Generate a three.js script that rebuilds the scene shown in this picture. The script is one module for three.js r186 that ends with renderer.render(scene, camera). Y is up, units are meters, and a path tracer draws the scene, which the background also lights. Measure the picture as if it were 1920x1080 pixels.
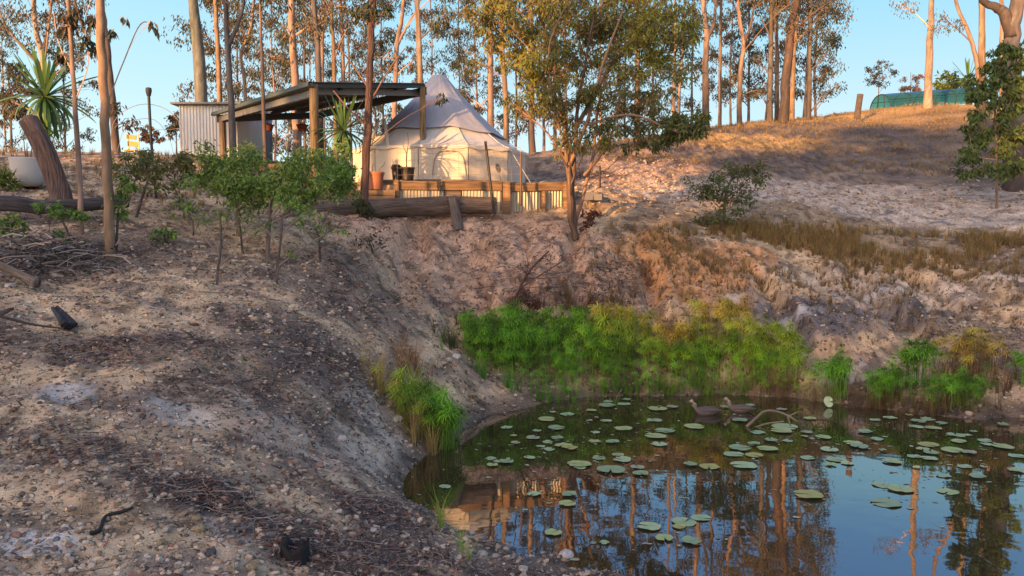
import * as THREE from 'three';
import { mergeGeometries } from 'three/addons/utils/BufferGeometryUtils.js';

// ------------------------------------------------------------------ camera, sky, sun, exposure
const EYE = 2.6, FOCAL = 1500, PITCH = Math.atan(100 / FOCAL);           // focal length in pixels of the 1920 wide photograph
const scene = new THREE.Scene();
const camera = new THREE.PerspectiveCamera(2 * Math.atan(540 / FOCAL) * 180 / Math.PI, 16 / 9, 0.1, 1200);
camera.position.set(0, EYE, 0);
camera.rotation.x = -PITCH;
const renderer = new THREE.WebGLRenderer({ antialias: true });
renderer.toneMapping = THREE.LinearToneMapping;
renderer.toneMappingExposure = 2.35;
renderer.shadowMap.enabled = true;

const SUN_AZ = 35 * Math.PI / 180, SUN_EL = 7 * Math.PI / 180;           // behind the viewer, to the left, just above the ridge
const sunDir = new THREE.Vector3(-Math.sin(SUN_AZ) * Math.cos(SUN_EL), Math.sin(SUN_EL), Math.cos(SUN_AZ) * Math.cos(SUN_EL));
const sun = new THREE.DirectionalLight(new THREE.Color().setRGB(1, 0.52, 0.2), 4.4);
sun.name = 'sun';
sun.target.position.set(2, 3, -20);
sun.position.copy(sun.target.position).addScaledVector(sunDir, 120);
sun.castShadow = true;
Object.assign(sun.shadow.camera, { left: -60, right: 60, top: 40, bottom: -40, near: 1, far: 300 });
sun.shadow.mapSize.set(2048, 2048);
scene.add(sun, sun.target);

const lerp = (a, b, t) => a + (b - a) * t, clamp = (x, a = 0, b = 1) => Math.min(b, Math.max(a, x));
const smooth = (a, b, x) => { const t = clamp((x - a) / (b - a)); return t * t * (3 - 2 * t); };
function ramp(stops, x) {
  for (let i = 1; i < stops.length; i++) if (x <= stops[i][0] || i === stops.length - 1) {
    const t = clamp((x - stops[i - 1][0]) / (stops[i][0] - stops[i - 1][0]));
    return [0, 1, 2].map((k) => lerp(stops[i - 1][1][k], stops[i][1][k], t));
  }
}
{ // clear evening sky: pale towards the horizon, deeper blue overhead, a warm glow round the sun and a faint rosy belt opposite it
  const W = 512, H = 256, data = new Float32Array(W * H * 4);
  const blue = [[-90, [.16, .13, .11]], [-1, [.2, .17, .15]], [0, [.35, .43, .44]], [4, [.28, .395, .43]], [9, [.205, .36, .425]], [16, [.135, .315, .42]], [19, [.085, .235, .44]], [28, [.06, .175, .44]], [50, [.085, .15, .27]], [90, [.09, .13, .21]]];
  const d = new THREE.Vector3();
  for (let y = 0; y < H; y++) for (let x = 0; x < W; x++) {
    const el = ((y + .5) / H - .5) * Math.PI, az = ((x + .5) / W - .5) * 2 * Math.PI;
    d.set(Math.cos(az) * Math.cos(el), Math.sin(el), Math.sin(az) * Math.cos(el));
    const deg = el * 180 / Math.PI, c = ramp(blue, deg), toSun = Math.acos(clamp(d.dot(sunDir), -1, 1)) * 180 / Math.PI;
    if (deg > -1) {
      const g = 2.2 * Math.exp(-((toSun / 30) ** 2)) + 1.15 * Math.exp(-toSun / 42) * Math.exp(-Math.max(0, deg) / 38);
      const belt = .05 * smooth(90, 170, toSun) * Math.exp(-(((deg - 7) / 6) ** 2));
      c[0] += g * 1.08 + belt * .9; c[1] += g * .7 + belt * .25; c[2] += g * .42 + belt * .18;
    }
    data.set([c[0], c[1], c[2], 1], (y * W + x) * 4);
  }
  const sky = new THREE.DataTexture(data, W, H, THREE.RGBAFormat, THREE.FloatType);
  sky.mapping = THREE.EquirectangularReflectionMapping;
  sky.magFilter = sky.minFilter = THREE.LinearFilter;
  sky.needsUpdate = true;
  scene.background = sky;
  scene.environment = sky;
}

// ------------------------------------------------------------------ helpers
const V = (x, y, z) => new THREE.Vector3(x, y, z), rgb = (r, g, b) => new THREE.Color().setRGB(r, g, b);
function rng(seed) { let a = seed >>> 0; return () => { a = (a + 0x6D2B79F5) | 0; let t = Math.imul(a ^ (a >>> 15), 1 | a); t = (t + Math.imul(t ^ (t >>> 7), 61 | t)) ^ t; return ((t ^ (t >>> 14)) >>> 0) / 4294967296; }; }
const gauss = (r) => (r() + r() + r() + r() - 2) * 1.0;
function hash(x, y, z = 0) { let h = Math.imul(x | 0, 374761393) ^ Math.imul(y | 0, 668265263) ^ Math.imul(z | 0, 2147483647 - 977); h = Math.imul(h ^ (h >>> 13), 1274126177); return ((h ^ (h >>> 16)) >>> 0) / 4294967296; }
function noise(x, y, period = 0) {
  const ix = Math.floor(x), iy = Math.floor(y), fx = x - ix, fy = y - iy, u = fx * fx * (3 - 2 * fx), v = fy * fy * (3 - 2 * fy);
  const w = period ? (n) => ((n % period) + period) % period : (n) => n;
  const a = hash(w(ix), w(iy)), b = hash(w(ix + 1), w(iy)), c = hash(w(ix), w(iy + 1)), d = hash(w(ix + 1), w(iy + 1));
  return lerp(lerp(a, b, u), lerp(c, d, u), v);
}
function fbm(x, y, oct = 4, period = 0) { let s = 0, a = .5, n = 0; for (let i = 0; i < oct; i++) { s += a * noise(x + i * 17, y + i * 31, period); n += a; a *= .5; x *= 2; y *= 2; period *= 2; } return s / n; }
// a point of the photograph (1920 x 1080) at a depth in metres
const CP = Math.cos(PITCH), SP = Math.sin(PITCH);
const ray = (px, py) => { const u = (px - 960) / FOCAL, v = (540 - py) / FOCAL, f = CP + v * SP; return [u / f, (-SP + v * CP) / f]; };
const at = (px, py, d) => { const [a, b] = ray(px, py); return V(a * d, EYE + b * d, -d); };
const wide = (px, d) => px * d / FOCAL;

const used = {};
function numbered(name) { const n = used[name] = (used[name] ?? -1) + 1; return n ? name + '_' + String(n).padStart(3, '0') : name; }
function tag(o, label, category, group) { o.userData.label = label; o.userData.category = category; if (group) o.userData.group = group; return o; }
function shadows(o) { o.castShadow = true; o.receiveShadow = true; return o; }
function thing(name, pos, label, category, group) {
  const o = new THREE.Group(); o.name = numbered(name); if (pos) o.position.copy(pos); scene.add(o);
  return tag(o, label, category, group);
}
function part(name, geo, mat, parent) { const m = shadows(new THREE.Mesh(geo, mat)); m.name = name; parent.add(m); return m; }
function solo(name, geo, mat, pos, label, category, group) { const m = shadows(new THREE.Mesh(geo, mat)); m.name = numbered(name); if (pos) m.position.copy(pos); scene.add(m); return tag(m, label, category, group); }
function structure(name, geo, mat) { const m = shadows(new THREE.Mesh(geo, mat)); m.name = numbered(name); m.userData.kind = 'structure'; scene.add(m); return m; }
function copyOf(o, pos, label, group) { const c = o.clone(); c.name = numbered(o.name.replace(/_\d{3}$/, '')); c.position.copy(pos); c.userData = { ...o.userData, label: label ?? o.userData.label }; if (group) c.userData.group = group; scene.add(c); return c; }

// geometry collector: tubes, sheets and leaves with vertex colours and uv in metres
class Geo {
  constructor() { this.p = []; this.c = []; this.u = []; this.i = []; }
  vert(v, c, u = 0, w = 0) { this.p.push(v.x, v.y, v.z); this.c.push(c.r, c.g, c.b); this.u.push(u, w); return this.p.length / 3 - 1; }
  tri(a, b, c) { this.i.push(a, b, c); }
  quad(a, b, c, d) { this.i.push(a, b, c, a, c, d); }
  tube(pts, radii, sides, col, cap = true, lump = 0) {
    const n = pts.length, T = V(), N = V(), B = V(), prev = V(), q = V(); let len = 0, base = this.p.length / 3;
    for (let k = 0; k < n; k++) {
      T.copy(pts[Math.min(k + 1, n - 1)]).sub(pts[Math.max(k - 1, 0)]).normalize();
      if (k === 0) { N.set(Math.abs(T.x) < .9 ? 1 : 0, Math.abs(T.x) < .9 ? 0 : 1, 0); N.addScaledVector(T, -N.dot(T)).normalize(); } else N.addScaledVector(T, -N.dot(T)).normalize();
      B.crossVectors(T, N);
      if (k) len += prev.distanceTo(pts[k]);
      prev.copy(pts[k]);
      const R = typeof radii === 'function' ? radii(k / (n - 1)) : Array.isArray(radii) ? radii[k] : radii;
      for (let s = 0; s <= sides; s++) {
        const a = s / sides * Math.PI * 2, r = R * (1 + (lump ? lump * (noise(Math.cos(a) * 1.3 + 5 + len * 1.1, Math.sin(a) * 1.3 + 9 + len * .9) - .5) * 2 : 0));
        q.copy(pts[k]).addScaledVector(N, Math.cos(a) * r).addScaledVector(B, Math.sin(a) * r);
        this.vert(q, typeof col === 'function' ? col(len, a, q) : col, a * R, len);
      }
    }
    const w = sides + 1;
    for (let k = 0; k < n - 1; k++) for (let s = 0; s < sides; s++) { const a = base + k * w + s; this.quad(a, a + 1, a + w + 1, a + w); }
    if (cap) for (const k of [0, n - 1]) { const c0 = typeof col === 'function' ? col(k ? len : 0, 0, pts[k]) : col, m = this.vert(pts[k], c0, 0, 0); for (let s = 0; s < sides; s++) { const a = base + k * w + s; k ? this.tri(a, a + 1, m) : this.tri(a + 1, a, m); } }
    return this;
  }
  leaf(pos, dir, side, len, wid, col, bend = 0) { // a leaf of two halves folded along the midrib
    const up = V().crossVectors(dir, side), m = V().copy(pos).addScaledVector(dir, len * .45);
    const a = this.vert(pos, col), t = this.vert(V().copy(pos).addScaledVector(dir, len).addScaledVector(up, -bend * len), col);
    const l = this.vert(V().copy(m).addScaledVector(side, wid).addScaledVector(up, wid * .3), col), r = this.vert(V().copy(m).addScaledVector(side, -wid).addScaledVector(up, wid * .3), col);
    this.tri(a, r, t); this.tri(a, t, l);
  }
  strap(pts, widths, side, col) { // long flat blade
    let prev = null;
    for (let k = 0; k < pts.length; k++) {
      const c = typeof col === 'function' ? col(k / (pts.length - 1)) : col, s = Array.isArray(side) ? side[k] : side;
      const l = this.vert(V().copy(pts[k]).addScaledVector(s, -widths[k]), c, 0, k), r = this.vert(V().copy(pts[k]).addScaledVector(s, widths[k]), c, 1, k);
      if (prev) this.quad(prev[0], prev[1], r, l);
      prev = [l, r];
    }
  }
  box(cx, cy, cz, sx, sy, sz, col, ry = 0, rz = 0) {
    const g = new THREE.BoxGeometry(sx, sy, sz); if (rz) g.rotateZ(rz); if (ry) g.rotateY(ry); g.translate(cx, cy, cz); return this.add(g, col);
  }
  add(g, col = rgb(1, 1, 1)) {
    const b = this.p.length / 3, P = g.attributes.position, U = g.attributes.uv;
    for (let k = 0; k < P.count; k++) { this.p.push(P.getX(k), P.getY(k), P.getZ(k)); this.c.push(col.r, col.g, col.b); this.u.push(U ? U.getX(k) : 0, U ? U.getY(k) : 0); }
    if (g.index) for (const k of g.index.array) this.i.push(b + k); else for (let k = 0; k < P.count; k++) this.i.push(b + k);
    return this;
  }
  build() {
    const g = new THREE.BufferGeometry();
    g.setAttribute('position', new THREE.BufferAttribute(new Float32Array(this.p), 3));
    g.setAttribute('color', new THREE.BufferAttribute(new Float32Array(this.c), 3));
    g.setAttribute('uv', new THREE.BufferAttribute(new Float32Array(this.u), 2));
    g.setIndex(this.i);
    g.computeVertexNormals();
    return g;
  }
}
const curve = (pts, n) => new THREE.CatmullRomCurve3(pts, false, 'centripetal').getPoints(n);

// ------------------------------------------------------------------ textures and materials
function tex(size, fn, repeat = 1) {
  const d = new Uint8Array(size * size * 4);
  for (let y = 0; y < size; y++) for (let x = 0; x < size; x++) { const c = fn(x / size, y / size), k = (y * size + x) * 4; d[k] = clamp(c[0]) * 255; d[k + 1] = clamp(c[1]) * 255; d[k + 2] = clamp(c[2]) * 255; d[k + 3] = 255; }
  const t = new THREE.DataTexture(d, size, size); t.wrapS = t.wrapT = THREE.RepeatWrapping; t.magFilter = t.minFilter = THREE.LinearFilter; t.repeat.set(repeat, repeat); t.needsUpdate = true; return t;
}
function again(t, rx, ry = rx) { const c = t.clone(); c.repeat.set(rx, ry); c.needsUpdate = true; return c; }
// crumbly soil: fine grit with many small stones of differing paleness (colour multiplies the ground's own colours; height drives the bump)
const grit = (() => {
  const S = 1024, hgt = new Float32Array(S * S), ton = new Float32Array(S * S * 3), r = rng(5);
  for (let y = 0; y < S; y++) for (let x = 0; x < S; x++) { const k = y * S + x, a = fbm(x / S * 16, y / S * 16, 5, 16), b = hash(x, y, 3); hgt[k] = .15 + .25 * a + .07 * b; const t = .36 + .42 * a + .3 * (b - .5); ton.set([t, t * .99, t * .97], k * 3); }
  for (let n = 0; n < 6500; n++) {
    const cx = r() * S, cy = r() * S, R = 1.5 + 10 * r() ** 5, el = .6 + .4 * r(), an = r() * 3, tone = .45 + .55 * r() ** .6, warm = r() * .14, dark = r() < .3;
    for (let y = -R - 1; y <= R + 1; y++) for (let x = -R - 1; x <= R + 1; x++) {
      const ux = (x * Math.cos(an) + y * Math.sin(an)) / R, uy = (-x * Math.sin(an) + y * Math.cos(an)) / (R * el), q = Math.max(Math.abs(ux) * .9 + Math.abs(uy) * .35, Math.hypot(ux, uy));
      if (q > 1) continue;
      const k = ((Math.floor(cy + y + S) % S) * S + Math.floor(cx + x + S) % S), e = Math.min(1, (1 - q) * 3);
      hgt[k] = Math.max(hgt[k], .3 + e * (.1 + .055 * R));
      const t = dark ? .2 : tone; ton[k * 3] = lerp(ton[k * 3], t, e); ton[k * 3 + 1] = lerp(ton[k * 3 + 1], t * (1 - warm * .7), e); ton[k * 3 + 2] = lerp(ton[k * 3 + 2], t * (1 - warm * 1.6), e);
    }
  }
  const f = (u, v) => (Math.floor(v * S) * S + Math.floor(u * S));
  return { color: tex(S, (u, v) => { const k = f(u, v) * 3; return [ton[k], ton[k + 1], ton[k + 2]]; }), height: tex(S, (u, v) => { const h = hgt[f(u, v)]; return [h, h, h]; }) };
})();
const streak = tex(512, (u, v) => { const a = fbm(u * 24, v * 5, 5, 0), e = Math.min(u, 1 - u) * 8, b = fbm(u * 60, v * 9, 3); const t = .6 + .95 * (a - .5) + .4 * (b - .5); return [t, t, t].map((x) => lerp(.62, x, clamp(e))); });
const blotch = tex(256, (u, v) => { const t = .5 + .6 * (fbm(u * 8, v * 8, 5, 8) - .5); return [t, t, t]; });
const std = (o) => new THREE.MeshStandardMaterial({ roughness: .9, side: THREE.DoubleSide, ...o });
const M = {
  ground: std({ vertexColors: true, map: again(grit.color, 1 / 2.9), bumpMap: again(grit.height, 1 / 2.9), bumpScale: .06, roughness: .95 }),
  bark: std({ vertexColors: true, bumpMap: again(streak, 2.2, .8), bumpScale: .045, map: again(streak, 2.2, .8), roughness: .9 }),
  smoothBark: std({ vertexColors: true, bumpMap: again(blotch, 1.3, .7), bumpScale: .012, map: again(blotch, 1.7, .5), roughness: .8 }),
  twig: std({ vertexColors: true, roughness: .95 }),
  leaf: new THREE.MeshPhysicalMaterial({ vertexColors: true, roughness: .85, transmission: .4, thickness: 0, side: THREE.DoubleSide, specularIntensity: .5 }),
  leafGloss: new THREE.MeshPhysicalMaterial({ vertexColors: true, roughness: .55, transmission: .25, thickness: 0, side: THREE.DoubleSide }),
  grass: new THREE.MeshPhysicalMaterial({ vertexColors: true, roughness: .9, transmission: .35, thickness: 0, side: THREE.DoubleSide, specularIntensity: .4 }),
  stone: std({ vertexColors: true, bumpMap: again(blotch, 3), bumpScale: .01, roughness: .9 }),
  wood: std({ vertexColors: true, map: again(streak, 1.4, .5), bumpMap: again(streak, 1.4, .5), bumpScale: .012, roughness: .85 }),
  iron: std({ vertexColors: true, roughness: .5, metalness: .25 }),
  paint: std({ vertexColors: true, roughness: .55 }),
  fabric: new THREE.MeshPhysicalMaterial({ vertexColors: true, roughness: .9, transmission: .12, thickness: 0, side: THREE.DoubleSide, bumpMap: again(blotch, .9), bumpScale: .014, specularIntensity: .3 }),
  clay: std({ vertexColors: true, roughness: .75, bumpMap: again(blotch, 4), bumpScale: .004 }),
  net: new THREE.MeshPhysicalMaterial({ color: rgb(.12, .36, .27), roughness: .12, transmission: .85, thickness: 0, side: THREE.DoubleSide }),
};
// parts of the place that lie in tree shade: [px, py, depth, radius of the crown that shades it]
const SHADE = [[1700, 385, 0, 2.0], [1480, 385, 0, 1.7], [1860, 390, 0, 2.0], [1860, 300, 0, 1.9], [1700, 300, 0, 1.7], [1560, 325, 0, 1.1], [1630, 320, 0, 1.6], [1780, 260, 0, 1.5], [1400, 345, 0, 1.0], [1640, 250, 0, 1.0], [1590, 360, 0, 1.5], [1780, 340, 0, 1.6], [1690, 262, 0, 1.2], [1850, 245, 0, 1.3], [1510, 335, 0, 1.0], [1750, 300, 0, 1.4], [1470, 310, 0, .9], [1560, 305, 0, .9], [1650, 300, 0, 1.3], [1880, 270, 0, 1.3],
[832, 140, 22, .6], [770, 165, 21.5, .5], [700, 170, 20, .5], [1750, 460, 0, 1.6], [1550, 460, 0, 1.3], [1900, 450, 0, 1.6], [420, 215, 23, .8], [360, 235, 23, .8], [395, 260, 23, .7], [500, 185, 19.5, .7], [560, 165, 17.6, .6]];
// ------------------------------------------------------------------ the lie of the land
// control points: [px, py, depth] as surveyed from the photograph, and world points [x, height, depth] for what is hidden
const SURVEY = [[0,1080,4.4],[300,1080,4.6],[600,1080,5.0],[900,1080,5.6],[1180,1080,6.03],[1150,1072,6.1],[1040,1040,6.45],[930,1000,6.9],[830,982,7.15],[745,940,7.75],[765,880,8.75],[800,855,9.3],[880,800,10.7],[900,778,11.4],[1010,765,11.9],[1060,748,12.55],[1180,745,12.7],[1300,742,12.8],[1530,752,12.45],[1600,764,11.95],[1720,778,11.5],[1830,792,11.0],[1920,812,10.4],
[0,900,5.4],[300,900,5.7],[600,900,6.6],[700,890,7.3],[0,720,7],[300,720,7.4],[600,720,8.6],[700,760,9.3],[660,660,10.2],[0,560,9],[250,560,9.6],[500,560,10.6],[640,560,11.6],[0,460,10.8],[200,470,11.5],[450,470,12.6],[600,470,13.6],[0,390,12.6],[200,390,13.5],[400,390,14.6],[560,400,15.4],[700,412,16.2],
[760,560,13.2],[830,625,12.75],[700,560,12.2],[900,430,17.0],[900,500,15.6],[900,580,14.1],[860,690,12.0],[1000,570,14.2],[1000,440,16.9],[1000,405,18.2],[1100,450,16.9],[1250,420,18.3],[1250,500,16.4],[1250,590,14.6],[1400,650,13.5],[1450,450,18.5],[1450,550,15.6],[1700,480,18],[1700,545,15.9],[1700,650,13.2],[1900,480,17.5],[1900,565,14.9],[1900,710,11.9],
[1250,370,21.5],[1450,385,21.2],[1700,430,20],[1900,440,19.5],[1450,340,25],[1700,345,25.5],[1900,350,25],[1120,365,20.2],[850,400,18.0],[740,405,17.2],
[60,352,14.5],[300,330,17],[300,296,21],[400,300,22.5],[20,284,22],[200,290,24],[1100,290,28],[1250,265,32],[1350,300,29],[1350,240,38],[1500,226,40],[1500,285,31],[1700,270,33],[1620,222,41],[1700,200,44],[1800,197,44],[1920,200,42],[1900,290,31]];
const HIDDEN = [[-2.2,3.92,20.5],[-3.5,3.95,23],[-1,4.2,25],[.6,4.0,21.5],[-6,3.95,20],[-6,4.6,24],[0,.98,0],[-3,1.15,1.5],[0,.85,2.6],[-6,1.9,2],[-10,2.9,5],[-9,2.6,9],[-12,3.5,13],[-5,1.3,-6],[5,.9,-6],[3.2,.25,3.8],[6,.15,4.2],[10,.2,5.5],[4,.02,5.2],[8,0,5.6],[12,.6,8.5],[11,.5,10],[16,1.3,10],[15,2.4,16],[20,3.6,22],[16,.9,3],
[1.5,-.75,9],[5,-.8,9.2],[3,-.6,7.2],[8,-.6,8.5],[2,-.75,11],[5,-.7,11],[0,-.45,8.6],[7,-.45,10.6],[5,-.4,6.2],
[-10,4.8,36],[-25,4.6,40],[-30,5,25],[0,5.8,40],[10,8.2,52],[25,9.4,60],[40,9,45],[-40,4,70],[0,4.6,75],[40,7.5,85],[-60,1,140],[0,1,140],[70,3,140],[-22,4.2,14],[-20,3.6,5],[30,4.5,20],[40,5,10],[20,2,-15],[-20,3,-15],[0,1.6,-18]];
const TPS = (() => {
  const pts = [...SURVEY.map(([a, b, d]) => { const p = at(a, b, d); return [p.x, p.y, d]; }), ...HIDDEN.map(([x, y, d]) => [x, y, d])];
  const n = pts.length, N = n + 3, A = Array.from({ length: N }, () => new Float64Array(N + 1)), K = (r2) => r2 > 1e-9 ? r2 * Math.log(r2) * .5 : 0;
  for (let i = 0; i < n; i++) { for (let j = 0; j < n; j++) A[i][j] = K((pts[i][0] - pts[j][0]) ** 2 + (pts[i][2] - pts[j][2]) ** 2); A[i][i] += .25; A[i][n] = A[n][i] = 1; A[i][n + 1] = A[n + 1][i] = pts[i][0]; A[i][n + 2] = A[n + 2][i] = pts[i][2]; A[i][N] = pts[i][1]; }
  for (let c = 0; c < N; c++) {
    let m = c; for (let r = c + 1; r < N; r++) if (Math.abs(A[r][c]) > Math.abs(A[m][c])) m = r;
    [A[c], A[m]] = [A[m], A[c]];
    for (let r = c + 1; r < N; r++) { const f = A[r][c] / A[c][c]; if (f) for (let k = c; k <= N; k++) A[r][k] -= f * A[c][k]; }
  }
  const w = new Float64Array(N);
  for (let r = N - 1; r >= 0; r--) { let s = A[r][N]; for (let k = r + 1; k < N; k++) s -= A[r][k] * w[k]; w[r] = s / A[r][r]; }
  const X = Float64Array.from(pts, (p) => p[0]), D = Float64Array.from(pts, (p) => p[2]);
  return (x, d) => { let s = w[n] + w[n + 1] * x + w[n + 2] * d; for (let i = 0; i < n; i++) { const a = x - X[i], b = d - D[i], r2 = a * a + b * b; if (r2 > 1e-9) s += w[i] * r2 * Math.log(r2) * .5; } return s; };
})();
// smooth part kept on a lattice so that later look-ups are cheap
const LX0 = -26, LX1 = 30, LD0 = -4, LD1 = 56, LS = .25, LNX = Math.round((LX1 - LX0) / LS) + 1, LND = Math.round((LD1 - LD0) / LS) + 1, lat = new Float32Array(LNX * LND);
for (let j = 0; j < LND; j++) for (let i = 0; i < LNX; i++) lat[j * LNX + i] = TPS(LX0 + i * LS, LD0 + j * LS);
function landform(x, d) {
  let s;
  if (x > LX0 && x < LX1 - LS && d > LD0 && d < LD1 - LS) {
    const fx = (x - LX0) / LS, fd = (d - LD0) / LS, i = Math.floor(fx), j = Math.floor(fd), u = fx - i, v = fd - j, k = j * LNX + i;
    s = lerp(lerp(lat[k], lat[k + 1], u), lerp(lat[k + LNX], lat[k + LNX + 1], u), v);
  } else s = TPS(clamp(x, -90, 90), clamp(d, -25, 160));
  return s;
}
const sunH = V(sunDir.x, 0, sunDir.z).normalize();
const WALL = [at(742, 350, 18.4), at(946, 350, 18.4), at(1056, 350, 18.95)];   // line of the retaining wall
const wallDepth = (x) => x < WALL[1].x ? 18.4 : lerp(18.4, 18.95, (x - WALL[1].x) / (WALL[2].x - WALL[1].x));
const TERRACE = 3.74;
function height(x, z) {
  const d = -z; let h = landform(x, d);
  const along = x * sunH.x + z * sunH.z;
  if (along > 10) h = lerp(h, Math.max(h, 10.55 + 1.2 * (noise(x * .08, z * .08) - .5)), smooth(12, 46, along));  // the ridge behind the viewer
  h += (fbm(x * 2.7 + 50, z * 2.7, 3) - .5) * .13 * smooth(.4, .1, Math.abs(h - .05));
  const near = smooth(30, 6, d), dry = smooth(-.15, .35, h);
  h += (fbm(x * 1.1 + 3, z * 1.1, 3) - .5) * .16 * dry + (fbm(x * 4.7, z * 4.7 + 9, 3) - .5) * .075 * dry * (.4 + .6 * near);
  h += (fbm(x * 15, z * 15 + 4, 2) - .5) * .03 * near * (.3 + .7 * dry);
  if (d > 17) h += (fbm(x * 2.4 + 80, z * 2.4, 4) - .5) * .2 * smooth(17, 21, d) * smooth(70, 40, d) * smooth(-1, 2, x);
  const face = smooth(11.8, 13.5, d) * smooth(18.2, 16.6, d) * smooth(-4.5, -2, x);                               // rills down the cut bank
  h -= face * .26 * smooth(.5, .8, noise(x * 2.1 + .5 * noise(d * 1.7, x) , d * .33 + 7));
  h += face * ((fbm(x * 2.6 + 30, z * 3.4, 5) - .5) * .19 + Math.abs(fbm(x * 5.2, z * 1.5 + 8, 4) - .5) * -.34 + (fbm(x * 8.5, z * 9.5 + 5, 2) - .5) * .13 + Math.max(0, fbm(x * 6 + 3, z * 7, 3) - .5) * .16);
  const left = smooth(-1.2, -2.4, x - .22 * (d - 12)) * smooth(4, 6, d) * smooth(16, 13, d);
  h += left * ((fbm(x * 2.2 + 60, z * 2.6, 4) - .5) * .14);
  if (x > -4.7 && x < 1.3 && d > 18.4 && d < 24) { const w = smooth(wallDepth(x) + .03, wallDepth(x) + .1, d) * smooth(24, 22, d); h = lerp(h, Math.max(h, TERRACE), w); }
  return h;
}
const on = (x, z) => V(x, height(x, z), z);
function hit(px, py, d0 = 4, d1 = 90) { // where the line of sight through a pixel meets the ground
  const [a, b] = ray(px, py); let lo = d0;
  for (let d = d0; d < d1; d += .06) { if (EYE + b * d <= height(a * d, -d)) { lo = d; break; } lo = d; }
  return on(a * lo, -lo);
}
// ------------------------------------------------------------------ colours of the ground, in the world's own metres
const spot = (px, py, rx, rd, d) => { const p = d ? at(px, py, d) : hit(px, py); return [p.x, p.z, rx, rd ?? rx]; };
const inSpot = ([cx, cz, rx, rz], x, z) => { const q = ((x - cx) / rx) ** 2 + ((z - cz) / rz) ** 2; return smooth(1.25, .35, q + (fbm(x * 1.3 + cx, z * 1.3, 3) - .5) * .9); };
const SOIL = [.56, .405, .25], LITTER = [.18, .137, .11], PALE = [.56, .46, .37], CLAY = [.55, .28, .115], ROSE = [.52, .34, .23], MUD = [.10, .076, .06], SHALE = [.14, .125, .125], SUNLIT_STRAW = [.55, .34, .13], DRYG = [.27, .2, .125], ASH = [.58, .57, .56], CHAR = [.03, .028, .028];
const ZONES = [
  [ROSE, .95, spot(900, 480, 3.2, 2.4)], [ROSE, .8, spot(1080, 520, 2.2, 1.6)], [ROSE, .8, spot(760, 480, 1.6, 1.6)],
  [LITTER, .85, spot(650, 530, 1.5, 1.7)], [LITTER, .9, spot(560, 640, 1.3, 1.0)], [LITTER, .75, spot(450, 740, 1.0, .7)], [LITTER, .8, spot(240, 480, 1.6, .9)], [LITTER, .85, spot(60, 500, 1.3, .8)], [LITTER, .7, spot(120, 660, 1.1, .5)], [LITTER, .7, spot(330, 640, .9, .5)], [LITTER, .8, spot(600, 700, .8, .9)], [LITTER, .55, spot(130, 850, .7, .35)], [LITTER, .75, spot(360, 930, .6, .3)], [LITTER, .75, spot(690, 960, .6, .45)], [LITTER, .8, spot(560, 1010, .8, .4)], [LITTER, .7, spot(700, 1050, .9, .45)],
  [CLAY, .9, spot(1270, 500, 1.5, 1.4)], [CLAY, .85, spot(1400, 480, .9, .7)], [CLAY, .45, spot(1330, 560, 1.1, .7)],
  [SHALE, .95, spot(1530, 600, 1.2, .9)], [SHALE, .9, spot(1690, 600, 1.1, .8)], [SHALE, .55, spot(1450, 590, .6, .6)],
  [PALE, .75, spot(1560, 530, 1.6, .6)], [ASH, .6, spot(1640, 560, .9, .16)], [ASH, .5, spot(1500, 580, .4, .2)], [ASH, .5, spot(1380, 560, .3, .3)], [PALE, .6, spot(1800, 545, 1.6, .6)], [PALE, .5, spot(1660, 560, 1.3, .4)], [PALE, .45, spot(1620, 700, .7, .5)],
  [CLAY, .3, spot(1560, 660, .8, .4)], [LITTER, .3, spot(1100, 600, 1.0, .4)], [LITTER, .25, spot(1150, 520, 1.0, .6)], [LITTER, .6, spot(1850, 640, 1.2, 1.2)],
  [ASH, .75, spot(70, 1020, .26, .17)], [ASH, .5, spot(130, 745, .3, .25)], [ASH, .45, spot(470, 990, .32, .2)], [ASH, .4, spot(330, 780, .4, .25)], [CHAR, .85, spot(395, 945, .26, .12)], [CHAR, .6, spot(420, 960, .2, .1)], [CHAR, .5, spot(330, 900, .3, .1)], [PALE, .7, spot(720, 810, .5, .6)], [PALE, .5, spot(690, 860, .5, .4)], [PALE, .35, spot(560, 830, 1, .5)],
  [DRYG, .8, spot(1500, 410, 2.2, 1.2)], [DRYG, .7, spot(1220, 400, 1.2, 1.0)], [DRYG, .75, spot(1750, 455, 2.6, .9)], [ROSE, .8, spot(1200, 345, 2.2, 2.2)], [PALE, .35, spot(1280, 335, 2.2, 1.2)], [ROSE, .8, spot(1180, 300, 2.5, 3)], [LITTER, .6, spot(1220, 300, 1.6, 1.2)], [LITTER, .5, spot(1120, 330, .8, .8)],
];
const DRIVE = [[-3, 0], [1150, 352, 21.8, 1.0], [1300, 355, 23, 1.5], [1450, 362, 23.4, 1.9], [1700, 385, 22.8, 2.6], [1960, 395, 22.2, 2.9], [2500, 410, 21.5, 3]].slice(1).map(([a, b, d, w]) => [at(a, b, d).x, d, w]);
function driveWeight(x, z) {
  for (let k = 1; k < DRIVE.length; k++) if (x <= DRIVE[k][0] || k === DRIVE.length - 1) {
    const t = (x - DRIVE[k - 1][0]) / (DRIVE[k][0] - DRIVE[k - 1][0]); if (t < 0) return 0;
    const c = lerp(DRIVE[k - 1][1], DRIVE[k][1], t), w = lerp(DRIVE[k - 1][2], DRIVE[k][2], t);
    return smooth(1.15, .75, Math.abs(-z - c) / w + (fbm(x * .9, z * .9, 3) - .5) * .5);
  }
}
const mix3 = (a, b, t) => [lerp(a[0], b[0], t), lerp(a[1], b[1], t), lerp(a[2], b[2], t)];
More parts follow.
